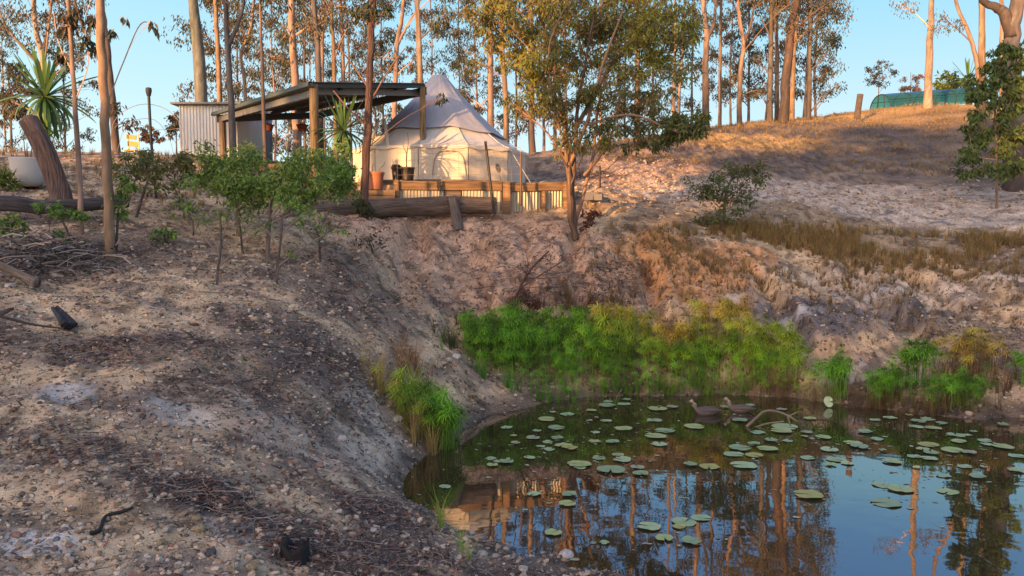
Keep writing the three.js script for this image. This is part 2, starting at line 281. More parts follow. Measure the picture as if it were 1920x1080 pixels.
function groundColor(x, z, h) {
  const d = -z, big = fbm(x * .45, z * .45, 3), mid = fbm(x * 1.9 + 20, z * 1.9, 4), fine = fbm(x * 9, z * 9, 3);
  let c = mix3(SOIL, LITTER, smooth(.46, .63, mid * .7 + big * .3) * .85);
  const hill = smooth(25.5, 28.5, d + (mid - .5) * 3) * smooth(-1, 4, x), back = smooth(21, 25, d);
  c = mix3(c, mix3([.22, .165, .115], [.12, .094, .085], smooth(.36, .52, mid)), Math.max(hill, back * .7));  // leaf litter browns, deepened to carry the shade of the mid slope
  c = mix3(c, SUNLIT_STRAW, hill * smooth(36, 42, d + (big - .5) * 6) * .9);  // dry grass of the crest, its colour raised to hold warm sunlight
  c = mix3(c, SUNLIT_STRAW, hill * inSpot([9.2, -33, 4, 2], x, z) * .8);  // sunlit patch painted as brighter, more orange straw
  if (d > 3 && d < 30) for (const [col, s, sp] of ZONES) if (Math.abs(x - sp[0]) < sp[2] * 1.6 && Math.abs(z - sp[1]) < sp[3] * 1.6) c = mix3(c, col, s * inSpot(sp, x, z));
  const dr = driveWeight(x, z); if (dr > 0) c = mix3(c, mix3(PALE, [.44, .37, .31], smooth(.35, .75, mid)), dr);
  c = mix3(c, MUD, smooth(.26, .05, h + (mid - .5) * .16) * smooth(-60, -3, z < -30 ? -60 : 0) * .85);
  if (h < 0) c = mix3(c, [.045, .036, .026], smooth(-.02, -.3, h));
  const crevShade = fbm(x * 5 + 11, z * 5, 4), f = (.66 + .68 * fine + .3 * (mid - .5)) * (.42 + .58 * smooth(.32, .49, crevShade));  // crevice shade painted into the soil colour by noise
  return [c[0] * f, c[1] * f, c[2] * f];
}
{
  const grow = (from, to, s0, k, smax) => { const a = []; let v = from, s = s0; const dir = Math.sign(to - from); while (Math.abs(v - from) < Math.abs(to - from)) { s = Math.min(s * k, smax); v += dir * s; a.push(v); } return a; };
  const mids = (a, b, s) => { const o = []; for (let v = a; v <= b + 1e-6; v += s) o.push(v); return o; };
  const xs = [...grow(-11, -130, .08, 1.12, 8).reverse(), ...mids(-11, 11, .062), ...grow(11, 130, .08, 1.12, 8)];
  const ds = [...grow(3.2, -110, .08, 1.14, 7).reverse(), ...mids(3.2, 13, .05), ...mids(13.055, 20.4, .07), ...grow(20.4, 260, .08, 1.045, 9)];
  const nx = xs.length, nd = ds.length, pos = new Float32Array(nx * nd * 3), col = new Float32Array(nx * nd * 3), uv = new Float32Array(nx * nd * 2), dw = new Float32Array(nx * nd);
  for (let j = 0; j < nd; j++) for (let i = 0; i < nx; i++) {
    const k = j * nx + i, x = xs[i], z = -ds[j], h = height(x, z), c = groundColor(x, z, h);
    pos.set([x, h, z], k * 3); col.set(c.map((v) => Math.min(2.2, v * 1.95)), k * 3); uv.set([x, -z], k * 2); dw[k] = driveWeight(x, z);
  }
  const gi = [], di = [];
  for (let j = 0; j < nd - 1; j++) for (let i = 0; i < nx - 1; i++) { const a = j * nx + i, b = a + 1, c = a + nx, e = c + 1; (dw[a] + dw[e] > .9 ? di : gi).push(a, b, e, a, e, c); }
  const make = (index) => { const g = new THREE.BufferGeometry(); g.setAttribute('position', new THREE.BufferAttribute(pos, 3)); g.setAttribute('color', new THREE.BufferAttribute(col, 3)); g.setAttribute('uv', new THREE.BufferAttribute(uv, 2)); g.setIndex(index); return g; };
  const whole = make([...Array(0)]); whole.setIndex(new THREE.BufferAttribute(Uint32Array.from([...[]].concat()), 1));
  const all = new Uint32Array(gi.length + di.length); all.set(gi); all.set(di, gi.length); whole.setIndex(new THREE.BufferAttribute(all, 1)); whole.computeVertexNormals();
  const N = whole.attributes.normal;
  const sub = (idx) => { const map = new Map(), p = [], n = [], c = [], u = [], out = []; for (const k of idx) { let m = map.get(k); if (m === undefined) { m = map.size; map.set(k, m); for (let q = 0; q < 3; q++) { p.push(pos[k * 3 + q]); n.push(N.array[k * 3 + q]); c.push(col[k * 3 + q]); } u.push(uv[k * 2], uv[k * 2 + 1]); } out.push(m); }
    const g = new THREE.BufferGeometry(); g.setAttribute('position', new THREE.BufferAttribute(new Float32Array(p), 3)); g.setAttribute('normal', new THREE.BufferAttribute(new Float32Array(n), 3)); g.setAttribute('color', new THREE.BufferAttribute(new Float32Array(c), 3)); g.setAttribute('uv', new THREE.BufferAttribute(new Float32Array(u), 2)); g.setIndex(out); return g; };
  structure('ground', sub(gi), M.ground);
  structure('gravel_driveway', sub(di), M.ground);
}
{ // pond: brown water with faint ripples
  const shape = new THREE.PlaneGeometry(24, 14, 1, 1); shape.rotateX(-Math.PI / 2); shape.translate(8, 0, -9.5);
  const uv = shape.attributes.uv; for (let k = 0; k < uv.count; k++) uv.setXY(k, uv.getX(k) * 24, uv.getY(k) * 14);
  const ripple = tex(512, (u, v) => { const t = .5 + .5 * (fbm(u * 8, v * 11, 3, 0) - .5) + .2 * (fbm(u * 3 + 4, v * 3, 2, 3) - .5); return [t, t, t]; });
  structure('pond_water', shape, new THREE.MeshPhysicalMaterial({ color: rgb(.05, .036, .02), roughness: .012, transmission: .15, clearcoat: .25, clearcoatRoughness: .008, thickness: 0, ior: 2.33, bumpMap: again(ripple, 1 / 2.6), bumpScale: .0026, side: THREE.DoubleSide }));
}
// ------------------------------------------------------------------ retaining wall, tent, carport, shed
const TIMBER = (k = 1) => rgb(.36 * k, .215 * k, .11 * k), GREYWOOD = (k = 1) => rgb(.3 * k, .225 * k, .165 * k);
function beam(a, b, h, t, col, seed = 1) { // sawn timber with slightly eased edges between two points (its top middle line), worn unevenly
  const g = new Geo(), L = a.distanceTo(b), dir = V().copy(b).sub(a).normalize(), side = V(-dir.z, 0, dir.x).normalize(), n = Math.max(2, Math.round(L / .3)), e = Math.min(h, t) * .12;
  const ring = [[-t / 2 + e, 0], [t / 2 - e, 0], [t / 2, -e], [t / 2, -h + e], [t / 2 - e, -h], [-t / 2 + e, -h], [-t / 2, -h + e], [-t / 2, -e]];
  for (let k = 0; k <= n; k++) {
    const p = V().copy(a).lerp(b, k / n); let run = 0;
    ring.concat([ring[0]]).forEach(([s, y], m) => { const w = 1 + (noise(k * .9 + seed * 7, (m % 8) * 1.7 + seed) - .5) * .06; if (m) run += Math.hypot(s - ring[m - 1][0], y - ring[m - 1][1]); const q = V().copy(p).addScaledVector(side, s * w); q.y += y * w; const f = .8 + .4 * noise(k * .7 + seed * 3, m + seed); g.vert(q, rgb(col.r * f, col.g * f, col.b * f), run, k / n * L); });
  }
  for (let k = 0; k < n; k++) for (let m = 0; m < 8; m++) { const q = k * 9 + m; g.quad(q, q + 1, q + 10, q + 9); }
  for (const k of [0, n]) { const c = g.vert(V().copy(a).lerp(b, k / n).setY(lerp(a.y, b.y, k / n) - h / 2), rgb(col.r * .9, col.g * .9, col.b * .9)); for (let m = 0; m < 8; m++) g.tri(c, k * 9 + m, k * 9 + m + 1); }
  return g.build();
}
function corrugated(a, b, y0, y1, pitch, depth, col, rows = 3) { // sheet of corrugated iron standing between two points
  const g = new Geo(), A = V(a.x, 0, a.z), B = V(b.x, 0, b.z), L = A.distanceTo(B), dir = V().copy(B).sub(A).normalize(), side = V(-dir.z, 0, dir.x), n = Math.max(6, Math.round(L / pitch * 8));
  for (let j = 0; j <= rows; j++) for (let k = 0; k <= n; k++) {
    const s = k / n * L, p = V().copy(A).addScaledVector(dir, s).addScaledVector(side, Math.sin(s / pitch * 2 * Math.PI) * depth); p.y = lerp(y0, y1, j / rows);
    const f = .86 + .22 * fbm(s * 3, p.y * 1.5 + 4, 3), rust = smooth(.62, .8, fbm(s * 2.2 + 9, p.y * 2 + a.x, 3)) * .2 * (1 - j / rows * .6);
    g.vert(p, rgb(lerp(col.r * f, .3, rust), lerp(col.g * f, .2, rust), lerp(col.b * f, .13, rust)), s, p.y);
  }
  for (let j = 0; j < rows; j++) for (let k = 0; k < n; k++) { const q = j * (n + 1) + k; g.quad(q, q + 1, q + n + 2, q + n + 1); }
  return g.build();
}
{
  const W = thing('retaining_wall', V(WALL[1].x, 3.1, WALL[1].z), 'low retaining wall of corrugated iron under heavy timber sleepers below the tent', 'retaining wall');
  const o = W.position, L = (p, y) => V(p.x - o.x, y - o.y, p.z - o.z), top = 3.83;
  const A = WALL[0], B = WALL[1], C = WALL[2], AB = (t) => V().copy(A).lerp(B, t), BC = (t) => V().copy(B).lerp(C, t);
  const joints = [0, .42, .98];
  for (let k = 0; k < 2; k++) part('sleeper', beam(L(AB(joints[k] + .004), top - .01 * k), L(AB(joints[k + 1] - .004), top - .02 - .01 * k), .21, .13, TIMBER(k ? .75 : .85), k + 2), M.wood, W);
  part('sleeper', beam(L(BC(.06), top - .05), L(BC(1), top + .0), .2, .13, TIMBER(1.05), 5), M.wood, W);
  const front = V(0, 0, .085);
  for (const [p, k, y, w] of [[AB(-.012), 1.1, top + .02, .12], [AB(.985), 1, top - .02, .17], [BC(.62), 1.15, top - .22, .1], [BC(.985), 1, top + .01, .12]]) part('post', beam(L(V().copy(p).add(front).add(V(0, 0, 0)), y), L(V().copy(p).add(front).add(V(w, 0, 0)), y), 1.0, .1, TIMBER(k), 9 + k), M.wood, W);
  part('backing_board', beam(L(AB(.45), top - .24), L(AB(.6), top - .24), .3, .07, GREYWOOD(.95), 11), M.wood, W);
  const zinc = rgb(.4, .36, .28), back = V(0, 0, .01);
  for (const [p, q] of [[AB(.03), AB(.44)], [AB(.61), AB(.97)], [BC(.07), BC(.6)], [BC(.7), BC(.98)]]) part('corrugated_sheet', corrugated(L(V().copy(p).add(back), 0), L(V().copy(q).add(back), 0), -.35, top - .2 - o.y, .076, .011, zinc), M.iron, W);
}
{ // lower timber edging on the left of the wall
  const E = thing('timber_edging', at(690, 356, 18.15), 'low box of orange timber boards left of the retaining wall under the terracotta pot', 'timber edging'), o = E.position;
  const L = (px, py, d) => at(px, py, d).sub(o);
  part('board', beam(L(640, 357, 18.2), L(741, 356, 18.2), .13, .07, TIMBER(1.25), 21), M.wood, E);
  part('board', beam(L(640, 368, 18.2), L(741, 367, 18.2), .17, .07, TIMBER(1.05), 22), M.wood, E);
  part('board', beam(L(712, 338, 18.75), L(749, 336, 18.75), .2, .1, TIMBER(.95), 23), M.wood, E);
}
// ---- bell tent
{
  const cx = -1.98, cz = -22, R = 2.36, by = 3.95, wallH = .82, peak = 6.98, N = 12, off = .13;
  const T = thing('bell_tent', V(cx, by, cz), 'cream canvas bell tent with a blue grey fly over its peak', 'tent');
  const radius = (a, r) => { const seg = 2 * Math.PI / N, m = ((a - off) % seg + seg) % seg - seg / 2; return r * Math.cos(seg / 2) / Math.cos(m); };
  const prof = (r) => wallH + (peak - by - wallH) * Math.pow(1 - r, 1.32);
  const shell = (rows, rOf, yOf, col, a0 = 0, a1 = Math.PI * 2, S = 96, wr = .01) => {
    const g = new Geo();
    for (let j = 0; j <= rows; j++) for (let s = 0; s <= S; s++) {
      const a = lerp(a0, a1, s / S), rr = rOf(j / rows, a), q = radius(a, rr) + (fbm(a * 5 + 3, j * .5, 3) - .5) * wr * 2, y = yOf(j / rows, a);
      const f = .94 + .1 * fbm(a * 4, y * 2, 3); g.vert(V(Math.cos(a) * q, y, Math.sin(a) * q), rgb(col.r * f, col.g * f, col.b * f), a * 2.3, y);
    }
    for (let j = 0; j < rows; j++) for (let s = 0; s < S; s++) { const k = j * (S + 1) + s; g.quad(k, k + S + 1, k + S + 2, k + 1); }
    return g.build();
  };
  const cream = rgb(.74, .66, .54), cloth = rgb(.72, .68, .62), grey = rgb(.45, .45, .49);
  for (let k = 0; k < N; k++) { // wall panels, each between two poles
    const a0 = off + k * 2 * Math.PI / N, a1 = a0 + 2 * Math.PI / N;
    part('wall_panel', shell(6, () => R, (t) => t * wallH, k % 2 ? cream : rgb(.72, .645, .54), a0 + .004, a1 - .004, 12, .012), M.fabric, T);
  }
  part('roof', shell(18, (t) => lerp(R + .03, .1, t), (t) => prof(lerp(1, .04, t)) + .004, cloth, 0, Math.PI * 2, 120, .014), M.fabric, T);
  part('valance', shell(2, (t) => R + .05 - .015 * t, (t, a) => wallH + .02 - (1 - t) * (.075 + .02 * Math.cos(a * 24)), rgb(.68, .64, .56), 0, Math.PI * 2, 144, .006), M.fabric, T);
  const hem = (a) => .68 + .035 * Math.abs(Math.cos((a - off) * 4)) + .04 * Math.cos(a - .1) + .02 * Math.sin(a * 3 + 1);
  const f = part('fly', shell(14, (t, a) => lerp(R * hem(a), .13, t) + .05, (t, a) => prof(lerp(hem(a), .05, t)) + .05 + (1 - t) * .03, grey, 0, Math.PI * 2, 120, .02), M.fabric, T);
  part('cap', new THREE.ConeGeometry(.17, .36, 12).translate(0, peak - by - .2, 0), std({ color: rgb(.38, .36, .36) }), f);
  { const g = new Geo(); // taped seams running from peak to eave
    for (let k = 0; k < N; k++) { const a = off + k * 2 * Math.PI / N, pts = []; for (let j = 0; j <= 12; j++) { const r = lerp(.06, 1, j / 12), q = r * (R + .04); pts.push(V(Math.cos(a) * q, prof(r) + .022, Math.sin(a) * q)); } g.tube(pts, .011, 5, rgb(.6, .56, .5)); }
    part('seam', g.build(), M.paint, T); }
  { const g = new Geo(), a0 = 1.38, r = radius(a0, R) + .025; // zipped arched window in the front wall
    const pts = []; for (let j = 0; j <= 20; j++) { const t = j / 20 * 2 - 1, a = a0 + t * .175 * 1, y = .1 + .6 * Math.pow(1 - Math.abs(t) ** 4, .5); const q = radius(a, R) + .03; pts.push(V(Math.cos(a) * q, y, Math.sin(a) * q)); }
    g.tube(pts, .014, 5, rgb(.36, .3, .24)); part('window_seam', g.build(), M.paint, T); }
  { const g = new Geo(), a0 = 2.25; // rolled door flaps, open entrance under the carport
    for (const s of [-1, 1]) { const pts = []; for (let j = 0; j <= 8; j++) { const t = j / 8, a = a0 + s * lerp(.3, .05, t), q = lerp(radius(a, R), R * .86, t) + .05; pts.push(V(Math.cos(a) * q, lerp(.02, 1.55, t), Math.sin(a) * q)); } g.tube(pts, (t) => .055 - .02 * t, 8, rgb(.66, .6, .52), true, .15); }
    part('door_flap', g.build(), M.fabric, T); }
  { for (const k of [1, 3, 5, 7, 9, 11]) { const g = new Geo(); const a = off + k * 2 * Math.PI / N, p = V(Math.cos(a) * (R + .05), wallH + .02, Math.sin(a) * (R + .05)), e = V(Math.cos(a) * (R + .75), -.1, Math.sin(a) * (R + .75)); if (a > 1 && a < 2.6) continue; g.tube([p, e], .006, 4, rgb(.6, .56, .5)); part('guy_rope', g.build(), M.paint, T); } }
  const P = thing('timber_platform', V(cx, 3.6, cz), 'round timber platform on which the bell tent stands', 'platform');
  part('edge_board', new THREE.CylinderGeometry(R + .14, R + .14, .3, 48).translate(0, .19, 0), std({ color: rgb(.34, .23, .13), map: again(streak, 1, 6), roughness: .9 }), P);
}
// ---- carport: skillion roof on round timber posts
{
  const A = at(586, 156, 17), B = at(798, 158, 20), C = at(406, 212, 22.5), D = V().copy(B).add(C).sub(A);
  const K = thing('carport', V(A.x, 3.9, A.z), 'open carport with a dark green grey iron roof beside the tent', 'carport'), o = K.position;
  const P = (s, t, dy = 0) => V().copy(A).addScaledVector(V().copy(B).sub(A), s).addScaledVector(V().copy(C).sub(A), t).sub(o).add(V(0, dy, 0));
  const dark = rgb(.055, .06, .058), green = rgb(.06, .078, .062);
  const nSheets = 6;
  for (let k = 0; k < nSheets; k++) { // roof sheets run from front edge to back edge, ribs along them
    const g = new Geo(), S = 24, Rr = 2;
    for (let j = 0; j <= Rr; j++) for (let m = 0; m <= S; m++) { const t = (k + m / S * 1.01) / nSheets; g.vert(P(lerp(-.015, 1.015, j / Rr), t, .02 * Math.sin(m / S * Math.PI * 2 * 4) + .02 + (k % 2) * .004), dark, m, j); }
    for (let j = 0; j < Rr; j++) for (let m = 0; m < S; m++) { const q = j * (S + 1) + m; g.quad(q, q + 1, q + S + 2, q + S + 1); }
    part('roof_sheet', g.build(), M.iron, K);
  }
  const bar = (p, q, h, w, col, name) => part(name, beam(p, q, h, w, col, 31), M.paint, K);
  bar(P(-.02, -.005, .03), P(-.02, 1.02, .03), .1, .1, green, 'gutter');
  bar(P(.02, .0, -.12), P(.02, 1, -.1), .15, .06, rgb(.13, .13, .125), 'beam');
  bar(P(0, .012, .015), P(1.01, .012, .015), .1, .03, rgb(.06, .062, .062), 'barge_flashing');
  bar(P(0.03, .045, -.05), P(1, .045, -.1), .15, .06, rgb(.24, .23, .22), 'beam');
  bar(P(1, 0, -.06), P(1, 1, -.06), .2, .07, dark, 'beam');
  bar(P(0, .99, -.06), P(1, .99, -.06), .2, .07, dark, 'beam');
  for (const s of [.25, .5, .75]) bar(P(s, .02, -.02), P(s, .98, -.02), .1, .05, rgb(.09, .09, .088), 'purlin');
  const post = (p, r, col, bot) => { const g = new Geo(), q = V(p.x, bot - o.y, p.z), pts = [0, .33, .66, 1].map((t) => V().copy(q).lerp(p, t)); g.tube(pts, r, 12, (l, a) => { const f = .85 + .3 * noise(l * 2.3, a * 1.2 + p.x); return rgb(col.r * f, col.g * f, col.b * f); }, true, .03); part('post', g.build(), M.wood, K); };
  post(P(.02, .012, -.02), .095, rgb(.27, .19, .1), 3.2);
  post(P(.985, .012, -.07), .075, rgb(.42, .29, .15), 3.6);
  post(P(.03, .97, -.1), .09, rgb(.28, .2, .13), 4.2);
  post(P(.97, .97, -.1), .09, rgb(.28, .2, .13), 4.2);
}
// ---- corrugated shed
{
  const S = thing('iron_shed', at(392, 296, 23), 'grey corrugated iron shed with a flat roof left of the carport', 'shed'), o = S.position, top = at(392, 197, 23).y - o.y;
  const L = (px, d) => { const p = at(px, 296, d).sub(o); p.y = 0; return p; };
  const zinc = rgb(.6, .6, .58), a = L(338, 23), b = L(446, 23), back = V(-.4, 0, -2.2);
  const cols = 3; for (let k = 0; k < cols; k++) part('corrugated_sheet', corrugated(V().copy(a).lerp(b, k / cols), V().copy(a).lerp(b, (k + 1) / cols), -.6, top, .076 * 1.2, .012, zinc, 8), M.iron, S);
  part('corrugated_sheet', corrugated(V().copy(a).add(back), a, -.6, top - .1, .09, .012, zinc, 8), M.iron, S);
  part('corrugated_sheet', corrugated(b, V().copy(b).add(V(.1, 0, -2.2)), -.6, top, .09, .012, zinc, 8), M.iron, S);
  { const g = new Geo(); g.box((a.x + b.x) / 2, top + .03, -1.05, b.x - a.x + .34, .05, 2.5, rgb(.17, .17, .165)); part('roof', g.build(), M.iron, S); }
  const E = thing('side_wall', at(478, 300, 25), 'plain blue grey metal wall behind the carport right of the iron shed', 'wall'), q = E.position;
  const e0 = at(452, 296, 24.6).sub(q), e1 = at(512, 296, 25.2).sub(q); e0.y = e1.y = 0;
  for (let k = 0; k < 3; k++) part('wall_panel', corrugated(V().copy(e0).lerp(e1, k / 3), V().copy(e0).lerp(e1, (k + .97) / 3), -.6, 1.75, .3, .012, rgb(.2, .25, .32), 3), M.iron, E);
  { const g = new Geo(); g.box(e0.x + .04, .6, e0.z + .05, .05, 2.4, .05, rgb(.05, .05, .05)); part('corner_post', g.build(), M.paint, E); }
}
// ---- big log and its stake
function log(name, pts, r0, r1, col, label, cat, lump = .1, mat = M.bark) {
  const base = pts[0], g = new Geo(), c = curve(pts.map((p) => V().copy(p).sub(base)), 22);
  g.tube(c, (t) => lerp(r0, r1, t), 18, (l, a) => { const f = .7 + .6 * fbm(l * 1.2 + r0 * 40, a * 1.1, 3); return rgb(col.r * f, col.g * f, col.b * f); }, true, lump);
  return solo(name, g.build(), mat, base, label, cat);
}
log('fallen_log', [at(556, 397, 15.7), at(690, 392, 16.9), at(820, 386, 17.6), at(929, 386, 17.85)], .2, .2, rgb(.27, .195, .15), 'big grey brown log lying along the bank below the retaining wall', 'log', .1);
log('timber_stake', [at(848, 371, 17.45), at(855, 405, 17.3), at(860, 436, 17.1)], .1, .125, rgb(.24, .19, .17), 'short weathered stake leaning against the big log', 'stake', .14);
log('timber_stake', [at(541, 430, 15.0), at(545, 405, 15.1), at(547, 380, 15.15)], .15, .14, rgb(.27, .18, .15), 'thick reddish stump post in front of the green bushes at the log end', 'post', .1);
// ---- pots
const pot = (r0, r1, h, wall = .025) => new THREE.LatheGeometry([[0, 0], [r0, 0], [r0 * 1.02, .01], [lerp(r0, r1, .5) * 1.02, h * .5], [r1, h * .86], [r1 * 1.09, h * .87], [r1 * 1.1, h], [r1 * .98, h], [r1 * .95, h * .9], [r0 * .9, h * .82], [0, h * .84]].map(([x, y]) => new THREE.Vector2(x, y)), 32);
const plain = (c, o = {}) => std({ color: c, roughness: .7, bumpMap: again(blotch, 3), bumpScale: .004, ...o });
const soilMat = plain(rgb(.08, .055, .04));
function potted(name, px, py, d, r0, r1, h, mat, label, cat = 'pot') { const t = thing(name, at(px, py, d), label, cat); part('pot', pot(r0, r1, h), mat, t); part('soil', new THREE.CylinderGeometry(r1 * .93, r1 * .93, .03, 20).translate(0, h * .86, 0), soilMat, t); return t; }
function stick(t, name, pts, r, col) { const g = new Geo(); g.tube(curve(pts, 8), (k) => r * (1 - .6 * k), 6, col); return part(name, g.build(), M.twig, t); }
{
  const terra = plain(rgb(.4, .15, .075)), black = plain(rgb(.025, .018, .018), { roughness: .5 }), red = plain(rgb(.13, .03, .022));
  const a = potted('terracotta_pot', 704, 356, 18.45, .155, .195, .4, terra, 'orange terracotta pot with a bare twig left of the black planters');
  stick(a, 'twig', [V(.08, .35, 0), V(.12, .5, 0), V(.2, .56, .03), V(.22, .64, .02)], .012, rgb(.2, .15, .1)); stick(a, 'twig', [V(-.05, .35, 0), V(-.07, .5, 0), V(-.03, .6, .03)], .01, rgb(.25, .12, .1));
  const b = potted('black_planter', 764, 338, 18.75, .135, .165, .3, black, 'black plastic planter holding a tall bare stick before the tent');
  stick(b, 'stick', [V(-.02, .25, 0), V(-.01, .6, 0), V(.03, .85, .02), V(.01, 1.1, 0)], .016, rgb(.2, .15, .12)); stick(b, 'stick', [V(-.01, .62, 0), V(-.08, .75, 0), V(-.1, .88, 0)], .01, rgb(.2, .15, .12));
  const c = potted('black_planter', 745, 337, 18.8, .105, .135, .29, black, 'smaller black planter with dark succulents left of the bare stick planter');
  { const g = new Geo(), r = rng(8); for (let k = 0; k < 46; k++) { const an = r() * 6.28, e = .3 + r(), dir = V(Math.cos(an) * .7, e, Math.sin(an) * .7).normalize(); g.leaf(V(gauss(r) * .07, .26, gauss(r) * .07), dir, V(-Math.sin(an), 0, Math.cos(an)), .12, .025, rgb(.06, .035, .035)); } part('succulent', g.build(), M.leafGloss, c); }
  for (const [px, label] of [[503, 'red hanging basket at the left of the carport opening'], [567, 'red hanging basket beside the thick pink trunk under the carport']]) {
    const t = thing('hanging_basket', at(px, 246, 22), label, 'hanging basket', 'red baskets under the carport roof'); part('bowl', pot(.1, .15, .17), red, t);
    const g = new Geo(); for (const an of [0, 2.1, 4.2]) g.tube([V(Math.cos(an) * .15, .16, Math.sin(an) * .15), V(0, .62, 0)], .004, 4, rgb(.05, .05, .05)); part('hanger', g.build(), M.paint, t);
    const l = new Geo(), r = rng(px); for (let k = 0; k < 40; k++) { const an = r() * 6.28, dir = V(Math.cos(an), r() * 1.2 - .2, Math.sin(an)).normalize(); l.leaf(V(gauss(r) * .08, .16, gauss(r) * .08), dir, V(-Math.sin(an), 0, Math.cos(an)), .08, .016, rgb(.05, .06, .03)); } part('foliage', l.build(), M.leaf, t);
  }
  const w = thing('white_planter', at(56, 350, 14.4), 'big white bowl planter behind the leaning reddish stump', 'planter');
  part('bowl', new THREE.LatheGeometry([[0, 0], [.17, 0], [.235, .08], [.275, .2], [.3, .36], [.305, .46], [.315, .475], [.31, .5], [.285, .5], [.27, .42], [0, .4]].map(([x, y]) => new THREE.Vector2(x, y)), 40), plain(rgb(.5, .49, .47), { bumpScale: .01 }), w);
  part('soil', new THREE.CylinderGeometry(.272, .272, .03, 24).translate(0, .42, 0), soilMat, w);
  for (const [x, y] of [[-.08, .9], [-.02, .78], [.1, .86]]) stick(w, 'stem', [V(x * .3, .4, 0), V(x * .6, .6, .02), V(x, y, 0)], .014, rgb(.13, .09, .07));
}
// ---- torches, pickets, netting, posts
function pole(name, pts, r, col, label, cat, group, mat = M.iron) { const t = thing(name, pts[0], label, cat, group), g = new Geo(); g.tube(pts.map((p) => V().copy(p).sub(pts[0])), r, 8, col); part('shaft', g.build(), mat, t); return t; }
{
  const blackish = rgb(.025, .024, .024);
  const a = pole('garden_torch', [at(293, 372, 14.6), at(283, 260, 14.6), at(279, 180, 14.6)], .026, blackish, 'tall black garden torch standing among the shrubs left of the shed', 'garden torch');
  part('lamp_head', new THREE.LatheGeometry([[0, 0], [.035, .01], [.055, .1], [.05, .15], [.03, .16], [0, .165]].map(([x, y]) => new THREE.Vector2(x, y)), 14).translate(at(279, 180, 14.6).x - a.position.x, at(279, 181, 14.6).y - a.position.y, 0), plain(rgb(.05, .05, .052)), a);
  const b = pole('garden_torch', [at(540, 320, 19.5), at(540, 282, 19.5)], .02, blackish, 'shorter garden torch with a caged lamp under the carport', 'garden torch');
  { const g = new Geo(), y0 = at(540, 282, 19.5).y - b.position.y; for (let k = 0; k < 8; k++) { const an = k * Math.PI / 4, pr = [[.02, 0], [.06, .06], [.085, .2], [.075, .26]]; g.tube(pr.map(([r, y]) => V(Math.cos(an) * r, y0 + y, Math.sin(an) * r)), .008, 5, rgb(.06, .06, .07)); } part('cage', g.build(), M.paint, b); part('lamp_glass', new THREE.CylinderGeometry(.055, .035, .2, 12).translate(0, y0 + .12, 0), plain(rgb(.24, .25, .28)), b); }
  const sp = hit(930, 392, 15);
  pole('star_picket', [at(926, 396, 17.35), at(918, 330, 17.4), at(910, 265, 17.45)], .028, rgb(.022, .018, .018), 'black steel picket leaning in front of the retaining wall at the log end', 'fence picket');
  pole('star_picket', [at(977, 386, 18.1), at(977, 284, 18.1)], .022, rgb(.1, .055, .045), 'thin brown steel picket upright before the right end of the tent', 'fence picket');
  pole('star_picket', [at(1125, 352, 20.5), at(1125, 311, 20.5)], .024, rgb(.02, .018, .018), 'short dark picket on the slope right of the many stemmed tree', 'fence picket');
  const m = thing('spade', at(943, 346, 18.7), 'small spade standing blade up behind the retaining wall near the black picket', 'spade');
  { const g = new Geo(), e = at(934, 322, 18.7).sub(m.position); g.tube([V(0, -.1, 0), V().copy(e).multiplyScalar(.8)], .014, 7, rgb(.13, .1, .08)); part('handle', g.build(), M.paint, m);
    const s = new THREE.SphereGeometry(1, 14, 10).scale(.055, .11, .02); s.rotateZ(.3); s.translate(e.x, e.y + .08, e.z); part('blade', s, plain(rgb(.1, .09, .085)), m); }
  const n = thing('wire_netting', at(745, 340, 18.2), 'rusty wire netting with large square meshes in front of the tent wall', 'wire fence');
  { const g = new Geo(), W = at(975, 340, 18.2).x - n.position.x, H = .78; for (let k = 0; k <= 14; k++) g.tube([V(W * k / 14, 0, 0), V(W * k / 14, H, 0)], .0026, 4, rgb(.3, .22, .15)); for (let k = 0; k <= 5; k++) g.tube([0, .25, .5, .75, 1].map((t) => V(W * t, H * k / 5 - .02 * Math.sin(t * 9 + k), .01)), .0026, 4, rgb(.3, .22, .15)); part('wires', g.build(), M.paint, n); }
  const wa = thing('wire_arch', at(218, 290, 17), 'thin bent wire arch over the garden left of the shed', 'wire arch');
  { const g = new Geo(), o = wa.position, Q = (list) => curve(list.map(([x, y]) => at(x, y, 17).sub(o)), 18); g.tube(Q([[206, 290], [215, 225], [262, 196], [310, 204], [340, 235], [352, 292]]), .006, 4, rgb(.22, .18, .17)); g.tube(Q([[218, 290], [240, 232], [290, 225], [318, 262], [326, 292]]), .005, 4, rgb(.22, .18, .17)); g.tube(Q([[215, 232], [260, 234], [300, 243], [345, 240]]), .004, 4, rgb(.22, .18, .17)); part('wire', g.build(), M.paint, wa); }
  const fp = at(1605, 231, 39.5), ft = at(1613, 177, 39.5);
  log('fence_post', [V().copy(fp).setY(fp.y - .3), V().copy(fp).lerp(ft, .5), ft], .13, .15, rgb(.2, .15, .13), 'old split timber fence post alone on the hill crest', 'fence post', .12);
  const ch = thing('yellow_chair', at(250, 300, 24), 'yellow slatted chair far back in the garden behind the thin poles', 'chair');
  { const put = (name, cx, cy, w, h, rz) => { const g = new Geo(), p = at(cx, cy, 24).sub(ch.position); g.box(p.x, p.y, p.z, w, h, .03, rgb(.3, .22, .03), 0, rz); part(name, g.build(), M.paint, ch); }; put('back_slat', 246, 257, .3, .13, -.12); put('back_slat', 249, 270, .3, .15, -.1);
    const s = new Geo(); s.box(.02, .26, .14, .34, .03, .3, rgb(.3, .22, .03)); part('seat', s.build(), M.paint, ch); for (const [x, z] of [[-.13, 0], [.17, 0], [-.13, .27], [.17, .27]]) { const g = new Geo(); g.box(x, z ? .05 : .3, z, .03, z ? .45 : .95, .03, rgb(.5, .4, .2)); part('leg', g.build(), M.paint, ch); } }
